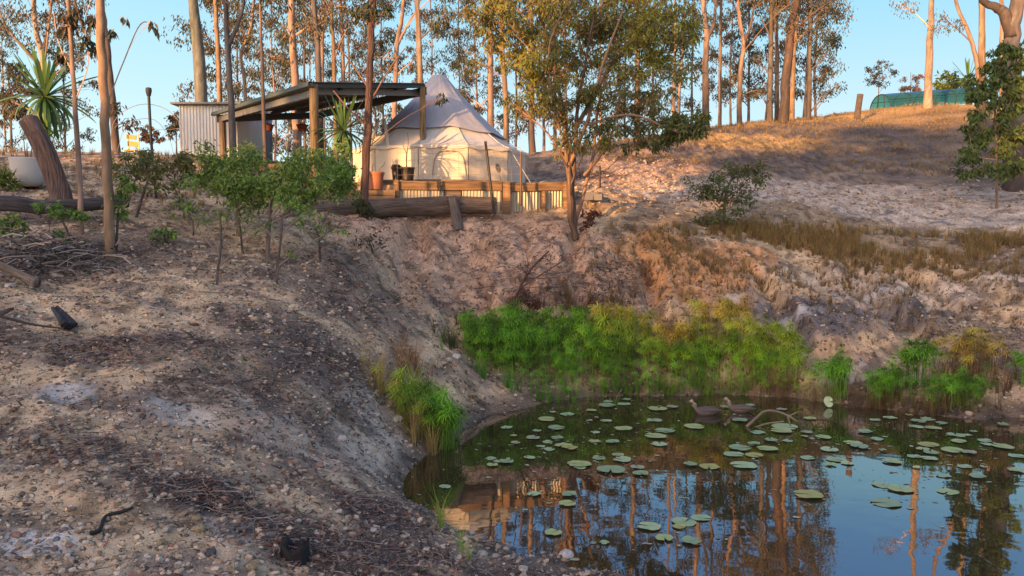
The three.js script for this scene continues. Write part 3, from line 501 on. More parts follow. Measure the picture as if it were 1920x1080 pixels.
  const cb = thing('paving_block', at(1103, 374, 19.2), 'grey concrete blocks stacked beside the many stemmed tree on the slope', 'block');
  { const g = new Geo(); g.box(0, .08, 0, .19, .19, .19, rgb(.2, .19, .19), .2); g.box(.24, .05, .1, .19, .15, .19, rgb(.17, .165, .165), -.3); part('block', g.build(), M.stone, cb); }
  const sg = thing('plank', at(232, 320, 17.5), 'grey plank lying on the garden ground left of the shed', 'plank');
  { const g = new Geo(); g.box(0, .02, 0, 2.6, .07, .22, rgb(.3, .29, .3), .1, .01); part('board', g.build(), M.wood, sg); }
}
// ---- shade net tunnel far right on the hill
{
  const p0 = at(1650, 203, 47), p1 = at(1850, 186, 49.5), t = thing('shade_net_tunnel', p0, 'green shade net tunnel with bent hoops behind the pale trunk on the hill', 'net tunnel');
  const ax = V().copy(p1).sub(p0), L = ax.length(), dir = ax.clone().normalize(), side = V(-dir.z, 0, dir.x).normalize(), R = .8, H = .88;
  const arc = (s, k = 1) => { const o = []; for (let j = 0; j <= 16; j++) { const a = j / 16 * Math.PI; o.push(V().copy(dir).multiplyScalar(s * L).addScaledVector(side, Math.cos(a) * R * k).add(V(0, Math.sin(a) * H * k - .1, 0))); } return o; };
  for (let k = 0; k <= 5; k++) { const g = new Geo(); g.tube(arc(k / 5), .03, 6, rgb(.02, .035, .03)); part('hoop', g.build(), M.paint, t); }
  const g = new Geo(); for (const j of [3, 8, 13]) g.tube([arc(0)[j], arc(1)[j]], .018, 5, rgb(.02, .035, .03)); g.tube([arc(0)[6].clone().setY(-.1), arc(0)[6]], .03, 5, rgb(.02, .03, .03)); part('rail', g.build(), M.paint, t);
  const n = new Geo(), S = 20; for (let k = 0; k <= S; k++) { const a = arc(k / S, 1.015 - .03 * Math.abs(Math.sin(k / S * 5 * Math.PI))); for (const v of a) n.vert(v, rgb(1, 1, 1)); } for (let k = 0; k < S; k++) for (let j = 0; j < 16; j++) { const q = k * 17 + j; n.quad(q, q + 1, q + 18, q + 17); }
  part('net', n.build(), M.net, t);
}
// ------------------------------------------------------------------ plants
const PALE_BARK = [rgb(.62, .46, .34), rgb(.46, .33, .25)], PINK_BARK = [rgb(.58, .38, .28), rgb(.4, .28, .22)], TAN_BARK = [rgb(.52, .34, .2), rgb(.34, .22, .14)], GREY_BARK = [rgb(.26, .215, .19), rgb(.17, .14, .125)], RED_BARK = [rgb(.2, .105, .08), rgb(.125, .072, .06)], GREEN_BARK = [rgb(.21, .225, .18), rgb(.28, .28, .24)];
const barkColor = ([a, b], seed) => (l, an) => { const t = smooth(.35, .65, fbm(l * .55 + seed, an * .8 + seed * 3, 3)), f = .85 + .3 * noise(l * 3 + seed, an * 2); return rgb(lerp(a.r, b.r, t) * f, lerp(a.g, b.g, t) * f, lerp(a.b, b.b, t) * f); };
const GUM = [rgb(.085, .095, .055), rgb(.11, .105, .05), rgb(.065, .08, .05), rgb(.14, .1, .055), rgb(.16, .095, .05)];
const WATTLE = [rgb(.1, .13, .03), rgb(.13, .135, .03), rgb(.07, .1, .03), rgb(.17, .12, .035), rgb(.06, .085, .028)];
const SHRUB = [rgb(.17, .3, .06), rgb(.24, .39, .065), rgb(.12, .21, .05), rgb(.3, .36, .08)], DARKSHRUB = [rgb(.04, .06, .022), rgb(.06, .08, .025), rgb(.08, .08, .03), rgb(.03, .045, .02)];
// a plant from stems (polylines with radii, local metres) and leaf clumps hung from them on branches
function grow(root, stems, clumps, o) {
  const r = rng(o.seed ?? 1), trunk = new Geo(), wood = new Geo(), crown = new Geo(), nodes = [];
  const bark0 = barkColor(o.bark, o.seed * 1.37), sock = o.sock ?? 0, bark = sock ? (l, an, q) => { const c = bark0(l, an), k = smooth(sock + 1.2, sock - .4, l + 2.2 * (fbm(an * 1.6, o.seed, 2) - .5)) * .8; c.lerp(rgb(.12, .085, .068), k); return c; } : bark0;
  for (const s of stems) {
    const c = curve(s.pts, Math.max(8, s.pts.length * 6)), n = c.length;
    const wob = c.map((p, k) => { const q = p.clone(), w = (o.wobble ?? .5) * s.r0; if (k && k < n - 1) { q.x += (noise(k * .55, o.seed * 9.1) - .5) * w; q.z += (noise(k * .55 + 40, o.seed * 7.7) - .5) * w; } return q; });
    (s.minor ? wood : trunk).tube(wob, (t) => lerp(s.r0, s.r1, Math.pow(t, .85)) * (1 + (s.flare ?? .55) * Math.exp(-t * n * .9)), s.minor ? 6 : (o.sides ?? 10), bark, true, o.lump ?? .07);
    wob.forEach((p, k) => nodes.push({ p, r: lerp(s.r0, s.r1, k / (n - 1)), t: k / (n - 1) }));
  }
  const L = o.leaf;
  for (const cl of clumps) {
    let best = null, bd = 1e9;
    for (const nd of nodes) { const dx = Math.hypot(nd.p.x - cl.c.x, nd.p.z - cl.c.z), dy = cl.c.y - nd.p.y, want = dx * (o.rise ?? .7); const cost = dx + Math.abs(dy - want) * 1.3 + (nd.t < .15 ? .5 : 0); if (cost < bd) { bd = cost; best = nd; } }
    const b0 = best.p, mid = V().copy(b0).lerp(cl.c, .5).add(V(gauss(r) * .12, bd * .06, gauss(r) * .12)), br = Math.min(best.r * .45, (o.branch ?? .05)) * (.6 + .5 * r());
    const path = curve([b0, mid, cl.c], 7);
    wood.tube(path, (t) => br * (1 - .7 * t), 5, bark, false);
    nodes.push({ p: path[3], r: br * .7, t: .6 });
    const subs = cl.subs ?? o.subs ?? 4, tips = [];
    for (let k = 0; k < subs; k++) { const e = V(cl.c.x + gauss(r) * cl.r * .75, cl.c.y + gauss(r) * cl.r * .55 * (o.flat ?? 1), cl.c.z + gauss(r) * cl.r * .75); wood.tube([path[5], V().copy(path[5]).lerp(e, .55).add(V(gauss(r) * .06, .05, gauss(r) * .06)), e], (t) => br * .35 * (1 - .6 * t) + .0015, 3, bark, false); tips.push(e); }
    const n = Math.round((cl.n ?? o.leaves) * (.8 + .4 * r()));
    const shift = r();
    for (let k = 0; k < n; k++) {
      const e = tips[Math.floor(r() * tips.length)], q = V(e.x + gauss(r) * cl.r * .42, e.y + gauss(r) * cl.r * .34 * (o.flat ?? 1), e.z + gauss(r) * cl.r * .42);
      const dir = V(r() - .5, (r() - .5) * (1 - o.droop) * 1.3 - o.droop * (.5 + r() * .7), r() - .5).normalize(), sd = V(r() - .5, (r() - .5) * .6, r() - .5).cross(dir).normalize();
      const c = L.cols[Math.min(L.cols.length - 1, Math.floor((cl.tint !== undefined ? clamp(cl.tint + (r() - .5) * .6, 0, .999) : (r() * .6 + shift * .4)) * L.cols.length))], f = .75 + .5 * r();
      crown.leaf(q, dir, sd, L.len * (.7 + .6 * r()), L.wid * (.75 + .5 * r()), rgb(c.r * f, c.g * f, c.b * f), .12);
    }
  }
  if (trunk.i.length) part(o.trunkName ?? 'trunk', trunk.build(), o.barkMat ?? M.bark, root);
  if (wood.i.length) part('branches', wood.build(), M.twig, root).userData.kind = 'stuff';
  if (crown.i.length) part(o.crownName ?? 'crown', crown.build(), o.leafMat ?? M.leaf, root);
  return root;
}
const GUMLEAF = { len: .17, wid: .028, cols: GUM.map((c) => c.clone().multiplyScalar(1.35)) };
// tall gum whose trunk follows points of the photograph and goes on above the picture's edge
function gum(path, d, wpx, label, o = {}) {
  const P = path.map(([x, y]) => at(x, y, d)), foot = on(P[0].x, P[0].z); foot.y = Math.min(foot.y, P[0].y) - .45;
  const top = P[P.length - 1], prev = P[P.length - 2] ?? P[0], extra = o.top ?? 22, lean = V().copy(top).sub(prev).normalize(), pts = [foot, ...P.slice(1)];
  const upTo = Math.max(extra, top.y + 1), nUp = Math.max(1, Math.round((upTo - top.y) / 3)), r = rng(o.seed);
  for (let k = 1; k <= nUp; k++) pts.push(V(top.x + lean.x * k * 1.6 + gauss(r) * .3, top.y + (upTo - top.y) * k / nUp, top.z + gauss(r) * .5));
  const root = thing(o.name ?? 'gum_tree', foot, label, 'tree', o.group), loc = pts.map((p) => V().copy(p).sub(foot)), r0 = wide(wpx, d) / 2;
  const stems = [{ pts: loc, r0, r1: r0 * .32, flare: o.flare ?? .4 }];
  for (const f of o.forks ?? []) { const q = f.map(([x, y]) => at(x, y, d).sub(foot)); const e = q[q.length - 1], pe = q[q.length - 2]; q.push(V().copy(e).add(V(e.x - pe.x, Math.abs(e.y - pe.y) + 1.2, gauss(r)).multiplyScalar(.8))); stems.push({ pts: q, r0: r0 * .6, r1: r0 * .2, flare: .1 }); }
  const H = loc[loc.length - 1].y, clumps = [], n = o.clumps ?? 20, z0 = o.from ?? .35, spread = o.spread ?? 1.8;
  for (let k = 0; k < n; k++) {
    const t = lerp(z0, 1.02, Math.pow((k + r()) / n, .8)), y = H * t, onTrunk = stems[Math.floor(r() * stems.length)].pts, ref = onTrunk.reduce((a, b) => Math.abs(b.y - y) < Math.abs(a.y - y) ? b : a);
    const an = k * 2.4 + r(), rad = spread * (.25 + .75 * r()) * (t > .85 ? .7 : 1);
    clumps.push({ c: V(ref.x + Math.cos(an) * rad, y, ref.z + Math.sin(an) * rad), r: (o.clumpR ?? .95) * (.7 + .6 * r()) });
  }
  for (const [x, y, rp, m, dz] of o.extra ?? []) clumps.push({ c: at(x, y, d + (dz ?? 0)).sub(foot), r: wide(rp, d), n: m ?? 120 });
  return grow(root, stems, clumps, { seed: o.seed, sock: [0, 1.4, 3.2, 0, 2.2][o.seed % 5], bark: o.bark ?? PALE_BARK, barkMat: M.smoothBark, leaf: o.leaf ?? GUMLEAF, leaves: o.leaves ?? 135, droop: .75, rise: .8, branch: .07, subs: 7, wobble: o.wobble ?? .35, sides: 12, lump: o.lump ?? .05 });
}
// --- the trees of the grove, from left to right
gum([[85, 292], [84, 200], [80, 105], [66, 50], [62, 0]], 30, 13, 'pale forked gum behind the palm at the far left', { seed: 11, forks: [[[80, 105], [90, 50], [97, 0]], [[72, 120], [40, 85], [12, 50]]], from: .28, spread: 2.6, clumps: 30, bark: PALE_BARK, extra: [[30, 20, 40, 160], [60, 80, 30, 80], [120, 60, 45, 140], [20, 190, 30, 120], [150, 110, 30, 90]] });
gum([[220, 296], [212, 200], [203, 110], [196, 50], [190, 0]], 22, 14, 'slim pinkish gum just behind the tan pole trunk', { seed: 12, bark: PINK_BARK, forks: [[[207, 150], [175, 90], [148, 30]]], from: .5, spread: 1.6, clumps: 14, extra: [[215, 205, 20, 60], [240, 230, 18, 50]] });
gum([[379, 196], [374, 120], [366, 40], [362, 0]], 31, 25, 'thick smooth grey green gum rising behind the iron shed', { seed: 13, wobble: .05, lump: .02, flare: .2, bark: GREEN_BARK, from: .62, spread: 2, clumps: 18 });
gum([[413, 196], [409, 100], [403, 0]], 33, 11, 'slender orange gum right of the thick grey green gum', { seed: 14, bark: TAN_BARK, from: .45, clumps: 22, spread: 2.4, extra: [[350, 45, 28, 120], [380, 70, 20, 60]] });
gum([[440, 322], [433, 190], [426, 70], [423, 0]], 16.6, 14, 'bare grey sapling standing in front of the shed corner', { seed: 15, bark: GREY_BARK, from: .8, clumps: 9, spread: 1.3, top: 12, forks: [[[427, 90], [446, 45], [458, 0]]] });
gum([[465, 270], [458, 150], [452, 100], [468, 60], [476, 0]], 34, 8, 'thin crooked gum between the grey sapling and the reddish sapling', { seed: 16, from: .3, clumps: 28, spread: 2.2, extra: [[470, 20, 45, 200], [480, 60, 30, 120]] });
gum([[500, 330], [494, 200], [490, 90], [488, 10]], 15.9, 9, 'thin reddish sapling crossing the front of the carport roof', { seed: 17, bark: PINK_BARK, from: .62, clumps: 10, spread: .8, top: 9.5, clumpR: .4, leaf: { len: .11, wid: .016, cols: GUM } });
gum([[557, 300], [555, 190], [548, 60], [545, 0]], 27, 17, 'stout pink and orange gum standing behind the carport', { seed: 18, bark: PINK_BARK, from: .4, clumps: 26, spread: 2.6, extra: [[530, 60, 40, 160], [520, 110, 30, 120], [590, 40, 35, 140]] });
gum([[601, 250], [597, 120], [588, 0]], 26, 13, 'brown gum directly above the near carport post', { seed: 19, bark: GREY_BARK, from: .42, clumps: 26, spread: 2.2, extra: [[580, 50, 40, 160], [610, 40, 35, 160]] });
gum([[606, 240], [604, 120], [606, 0]], 35, 9, 'straight pale gum close behind the brown gum over the carport', { seed: 20, bark: PALE_BARK, from: .4, clumps: 22, spread: 2 });
gum([[630, 240], [626, 110], [620, 0]], 35, 9, 'left of two orange gums over the middle of the carport roof', { seed: 21, bark: TAN_BARK, from: .4, clumps: 26, spread: 2.2 });
gum([[646, 240], [642, 100], [638, 0]], 37, 9, 'right of two orange gums over the middle of the carport roof', { seed: 22, bark: PINK_BARK, from: .38, clumps: 26, spread: 2.4, extra: [[660, 140, 24, 110]] });
gum([[738, 240], [744, 90], [752, 40], [756, 0]], 28, 10, 'pinkish gum forking over the right end of the carport roof', { seed: 23, bark: PINK_BARK, forks: [[[745, 85], [765, 45], [784, 10]]], from: .33, clumps: 24, spread: 2.6, extra: [[720, 110, 28, 110], [770, 120, 26, 100]] });
gum([[791, 240], [786, 90], [781, 0]], 27, 12, 'mottled cream gum right above the slim carport post', { seed: 24, bark: [rgb(.55, .42, .3), rgb(.36, .22, .13)], from: .55, clumps: 18, spread: 2, extra: [[820, 45, 26, 130], [835, 30, 20, 90]] });
gum([[921, 262], [920, 130], [918, 0]], 30, 13, 'left of the two straight orange gums right of the tent peak', { seed: 25, bark: PINK_BARK, from: .42, clumps: 26, spread: 2.4, extra: [[880, 120, 30, 130], [870, 180, 24, 110]] });
gum([[950, 285], [947, 170], [941, 80], [938, 0]], 29, 11, 'right of the two straight orange gums right of the tent peak', { seed: 26, bark: TAN_BARK, from: .48, clumps: 22, spread: 2 });
gum([[998, 300], [996, 170], [993, 0]], 32, 13, 'pinkish gum seen between the tent and the many stemmed tree', { seed: 27, bark: PINK_BARK, from: .35, clumps: 26, spread: 2.4, extra: [[1000, 210, 26, 120]] });
gum([[1041, 290], [1040, 160], [1038, 0]], 36, 7, 'thin grey gum behind the stems of the many stemmed tree', { seed: 28, bark: GREY_BARK, from: .35, clumps: 20, spread: 2 });
gum([[1195, 262], [1195, 140], [1194, 0]], 33, 11, 'straight orange gum right of the many stemmed tree', { seed: 29, bark: TAN_BARK, from: .42, clumps: 20, spread: 1.8, extra: [[1215, 195, 22, 90]] });
gum([[1262, 250], [1264, 150], [1266, 60], [1266, 0]], 38, 7, 'left of the thin pale gums above the green hanging branch', { seed: 30, from: .5, clumps: 18, spread: 1.6, bark: PINK_BARK });
gum([[1271, 250], [1275, 150], [1282, 60], [1284, 0]], 39, 6, 'leaning thin pale gum above the green hanging branch', { seed: 31, from: .5, clumps: 16, spread: 1.6, bark: PALE_BARK });
gum([[1325, 240], [1322, 140], [1325, 70], [1318, 0]], 37, 14, 'pink gum that forks near the top edge left of the sky gap', { seed: 32, bark: PINK_BARK, forks: [[[1325, 75], [1338, 45], [1342, 0]]], from: .55, clumps: 14, spread: 1.8 });
gum([[1350, 250], [1350, 120], [1352, 0]], 39, 7, 'straight yellowish thin gum beside the forked pink gum', { seed: 33, bark: TAN_BARK, from: .6, clumps: 10, spread: 1.2 });
gum([[1386, 250], [1388, 140], [1394, 85], [1386, 30], [1384, 0]], 39, 10, 'pinkish gum with a raised side limb left of the dark cluster', { seed: 34, bark: PINK_BARK, forks: [[[1394, 85], [1408, 45], [1414, 0]]], from: .38, clumps: 22, spread: 2.2, extra: [[1370, 150, 24, 90], [1410, 170, 22, 90]] });
gum([[1444, 240], [1445, 120], [1447, 0]], 40, 11, 'grey gum at the left of the clustered trunks on the crest', { seed: 35, bark: GREY_BARK, from: .4, clumps: 24, spread: 2.2, extra: [[1425, 120, 26, 110]] });
gum([[1457, 236], [1457, 110], [1456, 0]], 41, 9, 'orange gum between the grey gum and the dark leaning gum', { seed: 36, bark: TAN_BARK, from: .45, clumps: 22, spread: 1.8 });
gum([[1468, 236], [1475, 130], [1486, 40], [1493, 0]], 39, 19, 'dark brown leaning gum in the middle of the crest cluster', { seed: 37, bark: [rgb(.2, .12, .09), rgb(.12, .08, .07)], from: .42, clumps: 30, spread: 2.4, extra: [[1480, 50, 40, 200]] });
gum([[1484, 236], [1487, 130], [1492, 60], [1500, 0]], 42, 10, 'orange gum just right of the dark leaning gum', { seed: 38, bark: TAN_BARK, from: .42, clumps: 26, spread: 2.2 });
gum([[1517, 235], [1518, 110], [1520, 0]], 40, 9, 'slim grey tan gum at the right of the crest cluster', { seed: 39, bark: GREY_BARK, from: .36, clumps: 34, spread: 2.1, extra: [[1545, 60, 34, 200], [1555, 100, 28, 170], [1540, 140, 30, 150], [1560, 25, 30, 170], [1560, 170, 24, 110]] });
gum([[1739, 200], [1742, 120], [1746, 40], [1748, 0]], 42.5, 15, 'tall bare pale gum with a flared foot on the hill before the net tunnel', { seed: 40, bark: PALE_BARK, flare: .9, from: .66, clumps: 14, spread: 2, extra: [[1692, 8, 20, 60], [1705, 20, 14, 40]] });
gum([[1838, 185], [1830, 110], [1815, 60], [1792, 0]], 40, 9, 'thin gum leaning left beside the orange trunk near the right edge', { seed: 41, bark: PINK_BARK, from: .7, clumps: 12, spread: 1.6, extra: [[1770, 35, 24, 110], [1760, 50, 16, 50], [1800, 45, 16, 50]] });
gum([[1844, 195], [1842, 100], [1840, 0]], 36, 14, 'straight orange gum left of the big trunk at the right edge', { seed: 42, bark: TAN_BARK, from: .7, clumps: 14, spread: 2 });
gum([[1880, 200], [1879, 100], [1878, 0]], 38, 10, 'grey gum half hidden left of the big right edge trunk', { seed: 43, bark: PINK_BARK, from: .7, clumps: 12, spread: 1.8 });
gum([[1902, 352], [1900, 240], [1897, 130], [1898, 60], [1908, 0]], 24.5, 40, 'massive smooth gum at the right edge with a crooked limb', { seed: 44, bark: [rgb(.36, .27, .22), rgb(.25, .2, .18)], from: .62, clumps: 16, spread: 2.6, forks: [[[1897, 70], [1882, 25], [1866, 14], [1842, 0]]], flare: .5, top: 18 });
// --- far thin gums that fill the grove; alike ones are copies
{
  const protos = [1, 2, 3, 4].map((k) => { const root = new THREE.Group(), r = rng(900 + k), H = 15 + k, stems = [{ pts: [V(0, 0, 0), V(.2, H * .3, .1), V(gauss(r) * .6, H * .65, 0), V(gauss(r), H, .2)], r0: .11, r1: .025 }], cl = [];
    for (let n = 0; n < 30; n++) { const an = n * 2.4, t = lerp(.2, 1, (n + r()) / 30), rad = (2.4 - t) * (.3 + .7 * r()); cl.push({ c: V(Math.cos(an) * rad, H * t, Math.sin(an) * rad), r: .6 + .4 * r() }); }
    return grow(root, stems, cl, { seed: 60 + k, bark: k % 2 ? PINK_BARK : GREY_BARK, barkMat: M.smoothBark, leaf: { len: .22, wid: .04, cols: GUM }, leaves: 160, droop: .7, branch: .05, sides: 8, subs: 4 }); });
  const spots = [[12,52],[130,55],[425,48],[447,58],[512,46],[570,50],[590,62],[660,47],[700,50],[722,56],[805,50],[862,58],[890,50],[965,48],[1020,52],[1065,48],[1125,50],[1175,60],[1225,58],[1300,60],[1370,54],[1402,56],[1432,62],[1505,54],[1530,60]];
  const r = rng(77);
  spots.forEach(([px, d], k) => { const src = protos[k % 4], o = src.clone(), x = at(px, 300, d).x; o.name = numbered('slender_gum'); o.position.copy(on(x, -d)); o.position.y -= .1; o.rotation.y = r() * 6.28; o.scale.setScalar(.8 + .35 * r()); scene.add(o); const w = px < 320 ? 'left of the iron shed' : px < 560 ? 'behind the shed and carport' : px < 800 ? 'above the carport roof' : px < 1000 ? 'behind the tent' : px < 1240 ? 'behind the many stemmed tree' : 'on the crest left of the sky gap'; tag(o, `far slender gum with drooping leaves ${w}`, 'tree', `far slender gums ${w}`); });
}
{ // faint small trees far beyond the crest
  for (const [px, py, d, h, label, s] of [[1646, 190, 85, 4.2, 'small faint grey tree alone beyond the crest left of the pale trunk', 71], [1706, 190, 90, 3.2, 'tiny rosy seed headed tree beyond the net tunnel', 72], [330, 280, 60, 2.6, 'small low tree seen beside the left wall of the shed', 73], [285, 284, 60, 1.8, 'low golden bush far behind the black garden torch', 74], [20, 270, 34, 3.4, 'grey leafy small tree far left behind the stump', 75]]) {
    const foot = at(px, py, d); foot.y -= 1; const root = thing('small_tree', foot, label, 'tree'), r = rng(s), cl = [];
    for (let k = 0; k < 16; k++) cl.push({ c: V(gauss(r) * h * .3, 1 + h * (.35 + .65 * r()), gauss(r) * h * .3), r: h * .13 });
    grow(root, [{ pts: [V(0, 0, 0), V(.05, 1 + h * .4, 0), V(0, 1 + h, 0)], r0: .07, r1: .02 }], cl, { seed: s, bark: GREY_BARK, leaf: { len: .22, wid: .05, cols: s === 72 || s === 74 ? [rgb(.3, .15, .1), rgb(.22, .15, .08)] : GUM }, leaves: 60, droop: .5, branch: .03, sides: 6 });
  }
}
// --- the many stemmed tree in the middle
{
  const d = 16.8, foot = hit(1076, 452, 14); foot.y -= .06; const D = -foot.z;
  const t = thing('stemmed_tree', foot, 'many stemmed leafy tree on the bank edge before the slope, its left side golden', 'tree'), Q = (x, y, dz = 0) => at(x, y, D + dz).sub(foot);
  const S = (r0, r1, minor, ...p) => ({ pts: p.map(([x, y, z]) => Q(x, y, z)), r0, r1, minor, flare: minor ? .1 : .25 });
  const stems = [S(.08, .022, false, [1080, 452], [1070, 400], [1066, 330], [1060, 240, .2], [1042, 130, .3], [1012, 20, .6], [1000, -90, .8]), S(.055, .02, false, [1078, 450], [1074, 330, .1], [1080, 240], [1092, 150, -.2], [1112, 40, -.4], [1120, -110, -.5]),
    S(.05, .02, true, [1068, 310], [1098, 235, -.3], [1128, 130, -.6], [1168, 20, -.8]), S(.05, .02, true, [1062, 260], [1048, 200, .6], [1015, 120, 1], [955, 40, 1.2]), S(.05, .02, true, [1082, 235], [1150, 120, .4], [1225, 40, .6], [1260, -40, .6]), S(.045, .015, true, [1078, 420, .2], [1110, 300, .5], [1122, 200, .7], [1155, 90, .9]),
    S(.03, .01, true, [1075, 300], [1040, 210, -.5], [1030, 90, -.9], [1065, 0, -1]), S(.03, .012, true, [1098, 235, -.3], [1180, 215, -.8], [1240, 235, -1.2], [1275, 250, -1.4]), S(.035, .01, true, [1095, 330, .3], [1140, 270, .2], [1165, 180, 0], [1190, 150, 0])];
  const C = [], r = rng(404), x0 = (v) => v;
  const add = (x, y, rp, n, tint, z) => C.push({ c: Q(x, y, z ?? gauss(r) * 1.1), r: wide(rp, D) * 1.15, n: n * 1.35, tint });
  for (const [x, y, rp, n, tint] of [[905, 20, 34, 300, .5], [930, 60, 34, 300, .4], [955, 10, 40, 340, .35], [960, 105, 30, 240, .3], [985, 55, 36, 320, .3], [1005, 145, 32, 300, .2], [1015, 15, 40, 320, .45], [1040, 80, 40, 320, .55], [1020, 190, 26, 180, .3], [1065, 30, 42, 320, .6], [1080, 110, 36, 260, .7], [1110, 60, 42, 320, .6], [1125, 10, 44, 320, .5], [1150, 100, 40, 300, .5], [1165, 45, 42, 340, .4], [1195, 10, 44, 340, .45], [1200, 90, 40, 340, .25], [1235, 40, 40, 340, .3], [1235, 110, 32, 280, .2], [1270, 20, 36, 300, .35], [1275, 75, 32, 280, .25], [1290, 45, 22, 180, .3], [1165, 145, 32, 130, .35], [1205, 140, 28, 110, .3], [1050, 160, 30, 160, .6], [1100, 170, 26, 130, .6], [980, 110, 26, 200, .25], [1130, 190, 24, 130, .4], [1170, 205, 20, 70, .4], [1110, 235, 20, 110, .4], [1140, 265, 18, 100, .5], [1220, 180, 20, 60, .4]]) add(x, y, rp, n, tint);
  for (const [x, y, rp, n] of [[1285, 238, 22, 260], [1262, 246, 20, 220], [1308, 236, 18, 200], [1245, 262, 16, 160], [1275, 225, 18, 180], [1318, 215, 14, 120], [1255, 228, 14, 120]]) add(x, y, rp, n, .85, -1.3 + gauss(r) * .3);
  for (let k = 0; k < 26; k++) add(900 + 400 * r(), -20 - 220 * r(), 44, 160, r() * .7);
  for (let k = 0; k < 60; k++) { const x = 960 + 290 * r(), y = 165 + 125 * r() * (x > 1040 && x < 1230 ? 1 : .5); add(x, y, 15, 22 + 26 * r(), .5 + .4 * r()); }
  for (let k = 0; k < 40; k++) add(885 + 420 * r(), -10 + 170 * r(), 20, 50, x0(r())); 
  grow(t, stems, C, { seed: 5, bark: [rgb(.33, .2, .125), rgb(.2, .125, .09)], leaf: { len: .135, wid: .019, cols: [rgb(.31, .3, .04), rgb(.23, .25, .045), rgb(.25, .17, .06), rgb(.15, .17, .045), rgb(.1, .14, .045)] }, leaves: 160, droop: .45, rise: .9, branch: .028, lump: .12, subs: 9, wobble: 1.2 });
}
// --- near saplings on the left
function sapling(name, path, d, wpx, bark, label, o = {}) {
  const foot = at(path[0][0], path[0][1], d), g = on(foot.x, foot.z); foot.y = Math.min(foot.y, g.y) - .05;
  const t = thing(name, foot, label, o.cat ?? 'tree', o.group), r0 = wide(wpx, d) / 2, Q = (x, y, z = 0) => at(x, y, d + z).sub(foot);
  const pts = [V(0, 0, 0), ...path.slice(1).map(([x, y, z]) => Q(x, y, z))];
  if (o.above) { const e = pts[pts.length - 1], pe = pts[pts.length - 2], dir = V().copy(e).sub(pe).normalize(); pts.push(V().copy(e).addScaledVector(dir, o.above * .5), V().copy(e).addScaledVector(dir, o.above)); }
  const stems = [{ pts, r0, r1: r0 * (o.taper ?? .6), flare: o.flare ?? .35 }, ...(o.forks ?? []).map((f) => ({ pts: f.map(([x, y, z]) => Q(x, y, z)), r0: r0 * (o.forkR ?? .35), r1: r0 * .12, minor: true, flare: .1 }))];
  const clumps = (o.clumps ?? []).map(([x, y, rp, n, z]) => ({ c: Q(x, y, z ?? 0), r: wide(rp, d) * (o.puff ?? 1), n: n * (o.dense ?? 1) }));
  return grow(t, stems, clumps, { seed: o.seed, bark, leaf: o.leaf ?? { len: .1, wid: .018, cols: SHRUB }, leaves: 80, droop: o.droop ?? .3, branch: .014, lump: o.lump ?? .1, wobble: o.wobble ?? .4, subs: o.subs ?? 4, barkMat: o.barkMat, trunkName: o.trunkName, crownName: o.crownName, leafMat: o.leafMat, rise: o.rise });
}
sapling('gum_sapling', [[209, 516], [205, 440], [203, 350], [197, 220], [190, 80], [186, 0]], 11.2, 19, TAN_BARK, 'smooth tan pole trunk nearest at the left, cracked bark at its foot', { seed: 101, forkR: .13, above: 4, taper: .7, barkMat: M.smoothBark, forks: [[[196, 210], [230, 120, .3], [268, 42, .5], [285, 44, .5]], [[204, 420], [240, 380, .2], [250, 360]]], clumps: [[285, 42, 10, 14], [210, 58, 8, 12], [235, 35, 8, 10]], leaf: { len: .14, wid: .022, cols: GUM }, droop: .9, lump: .06 });
sapling('gum_sapling', [[153, 472], [151, 400], [148, 300], [141, 200], [136, 110], [128, 0]], 11.9, 10.5, PINK_BARK, 'thin pinkish sapling between the palm and the tan pole trunk', { seed: 102, forkR: .25, above: 3, barkMat: M.smoothBark, forks: [[[141, 190], [165, 120], [160, 40], [170, 0]], [[138, 140], [110, 80], [100, 20]]], clumps: [[120, 50, 22, 70], [150, 30, 24, 80], [110, 100, 16, 50], [165, 80, 18, 50], [175, 30, 18, 60]], leaf: { len: .13, wid: .024, cols: GUM }, droop: .85 });
sapling('gum_sapling', [[683, 455], [684, 360], [690, 220], [695, 100], [699, 0]], 16.4, 16, RED_BARK, 'knobbly dark red trunk beside the terracotta pot', { seed: 103, forkR: .2, above: 4, lump: .22, forks: [[[692, 195], [730, 130], [760, 90]], [[694, 170], [660, 120], [640, 95]], [[689, 240], [650, 200], [625, 170]], [[697, 60], [720, 20], [740, 0]]], clumps: [[700, 15, 24, 90], [680, 40, 20, 60], [725, 10, 18, 60], [830, 185, 16, 40, 1], [690, 390, 18, 120, -.3], [672, 380, 14, 80, -.3], [700, 470, 14, 50, -.3]], leaf: { len: .12, wid: .022, cols: [rgb(.05, .07, .03), rgb(.08, .09, .035)] }, droop: .8 });
// --- green shrubs in front of the carport
const shrubLeaf = { len: .088, wid: .015, cols: SHRUB };
sapling('green_shrub', [[449, 492], [447, 440], [444, 390], [440, 340]], 13.4, 13, PINK_BARK, 'dense green shrub left of the carport with a bare greyish trunk', { cat: 'shrub', dense: 2.7, puff: 1.8, seed: 111, taper: .4, forks: [[[446, 400], [415, 350], [395, 320]], [[445, 390], [470, 340], [480, 305]]], clumps: [[400, 320, 22, 150, .2], [430, 305, 26, 190, -.2], [455, 325, 26, 190], [480, 310, 24, 170, .3], [420, 340, 24, 170, -.4], [450, 355, 24, 160, -.3], [385, 335, 14, 70], [470, 350, 20, 130, -.3], [435, 375, 18, 90, -.2], [480, 380, 16, 60], [390, 300, 14, 80], [360, 330, 12, 45], [495, 335, 18, 110]], leaf: shrubLeaf, droop: .15, rise: .6, crownName: 'foliage', subs: 5 });
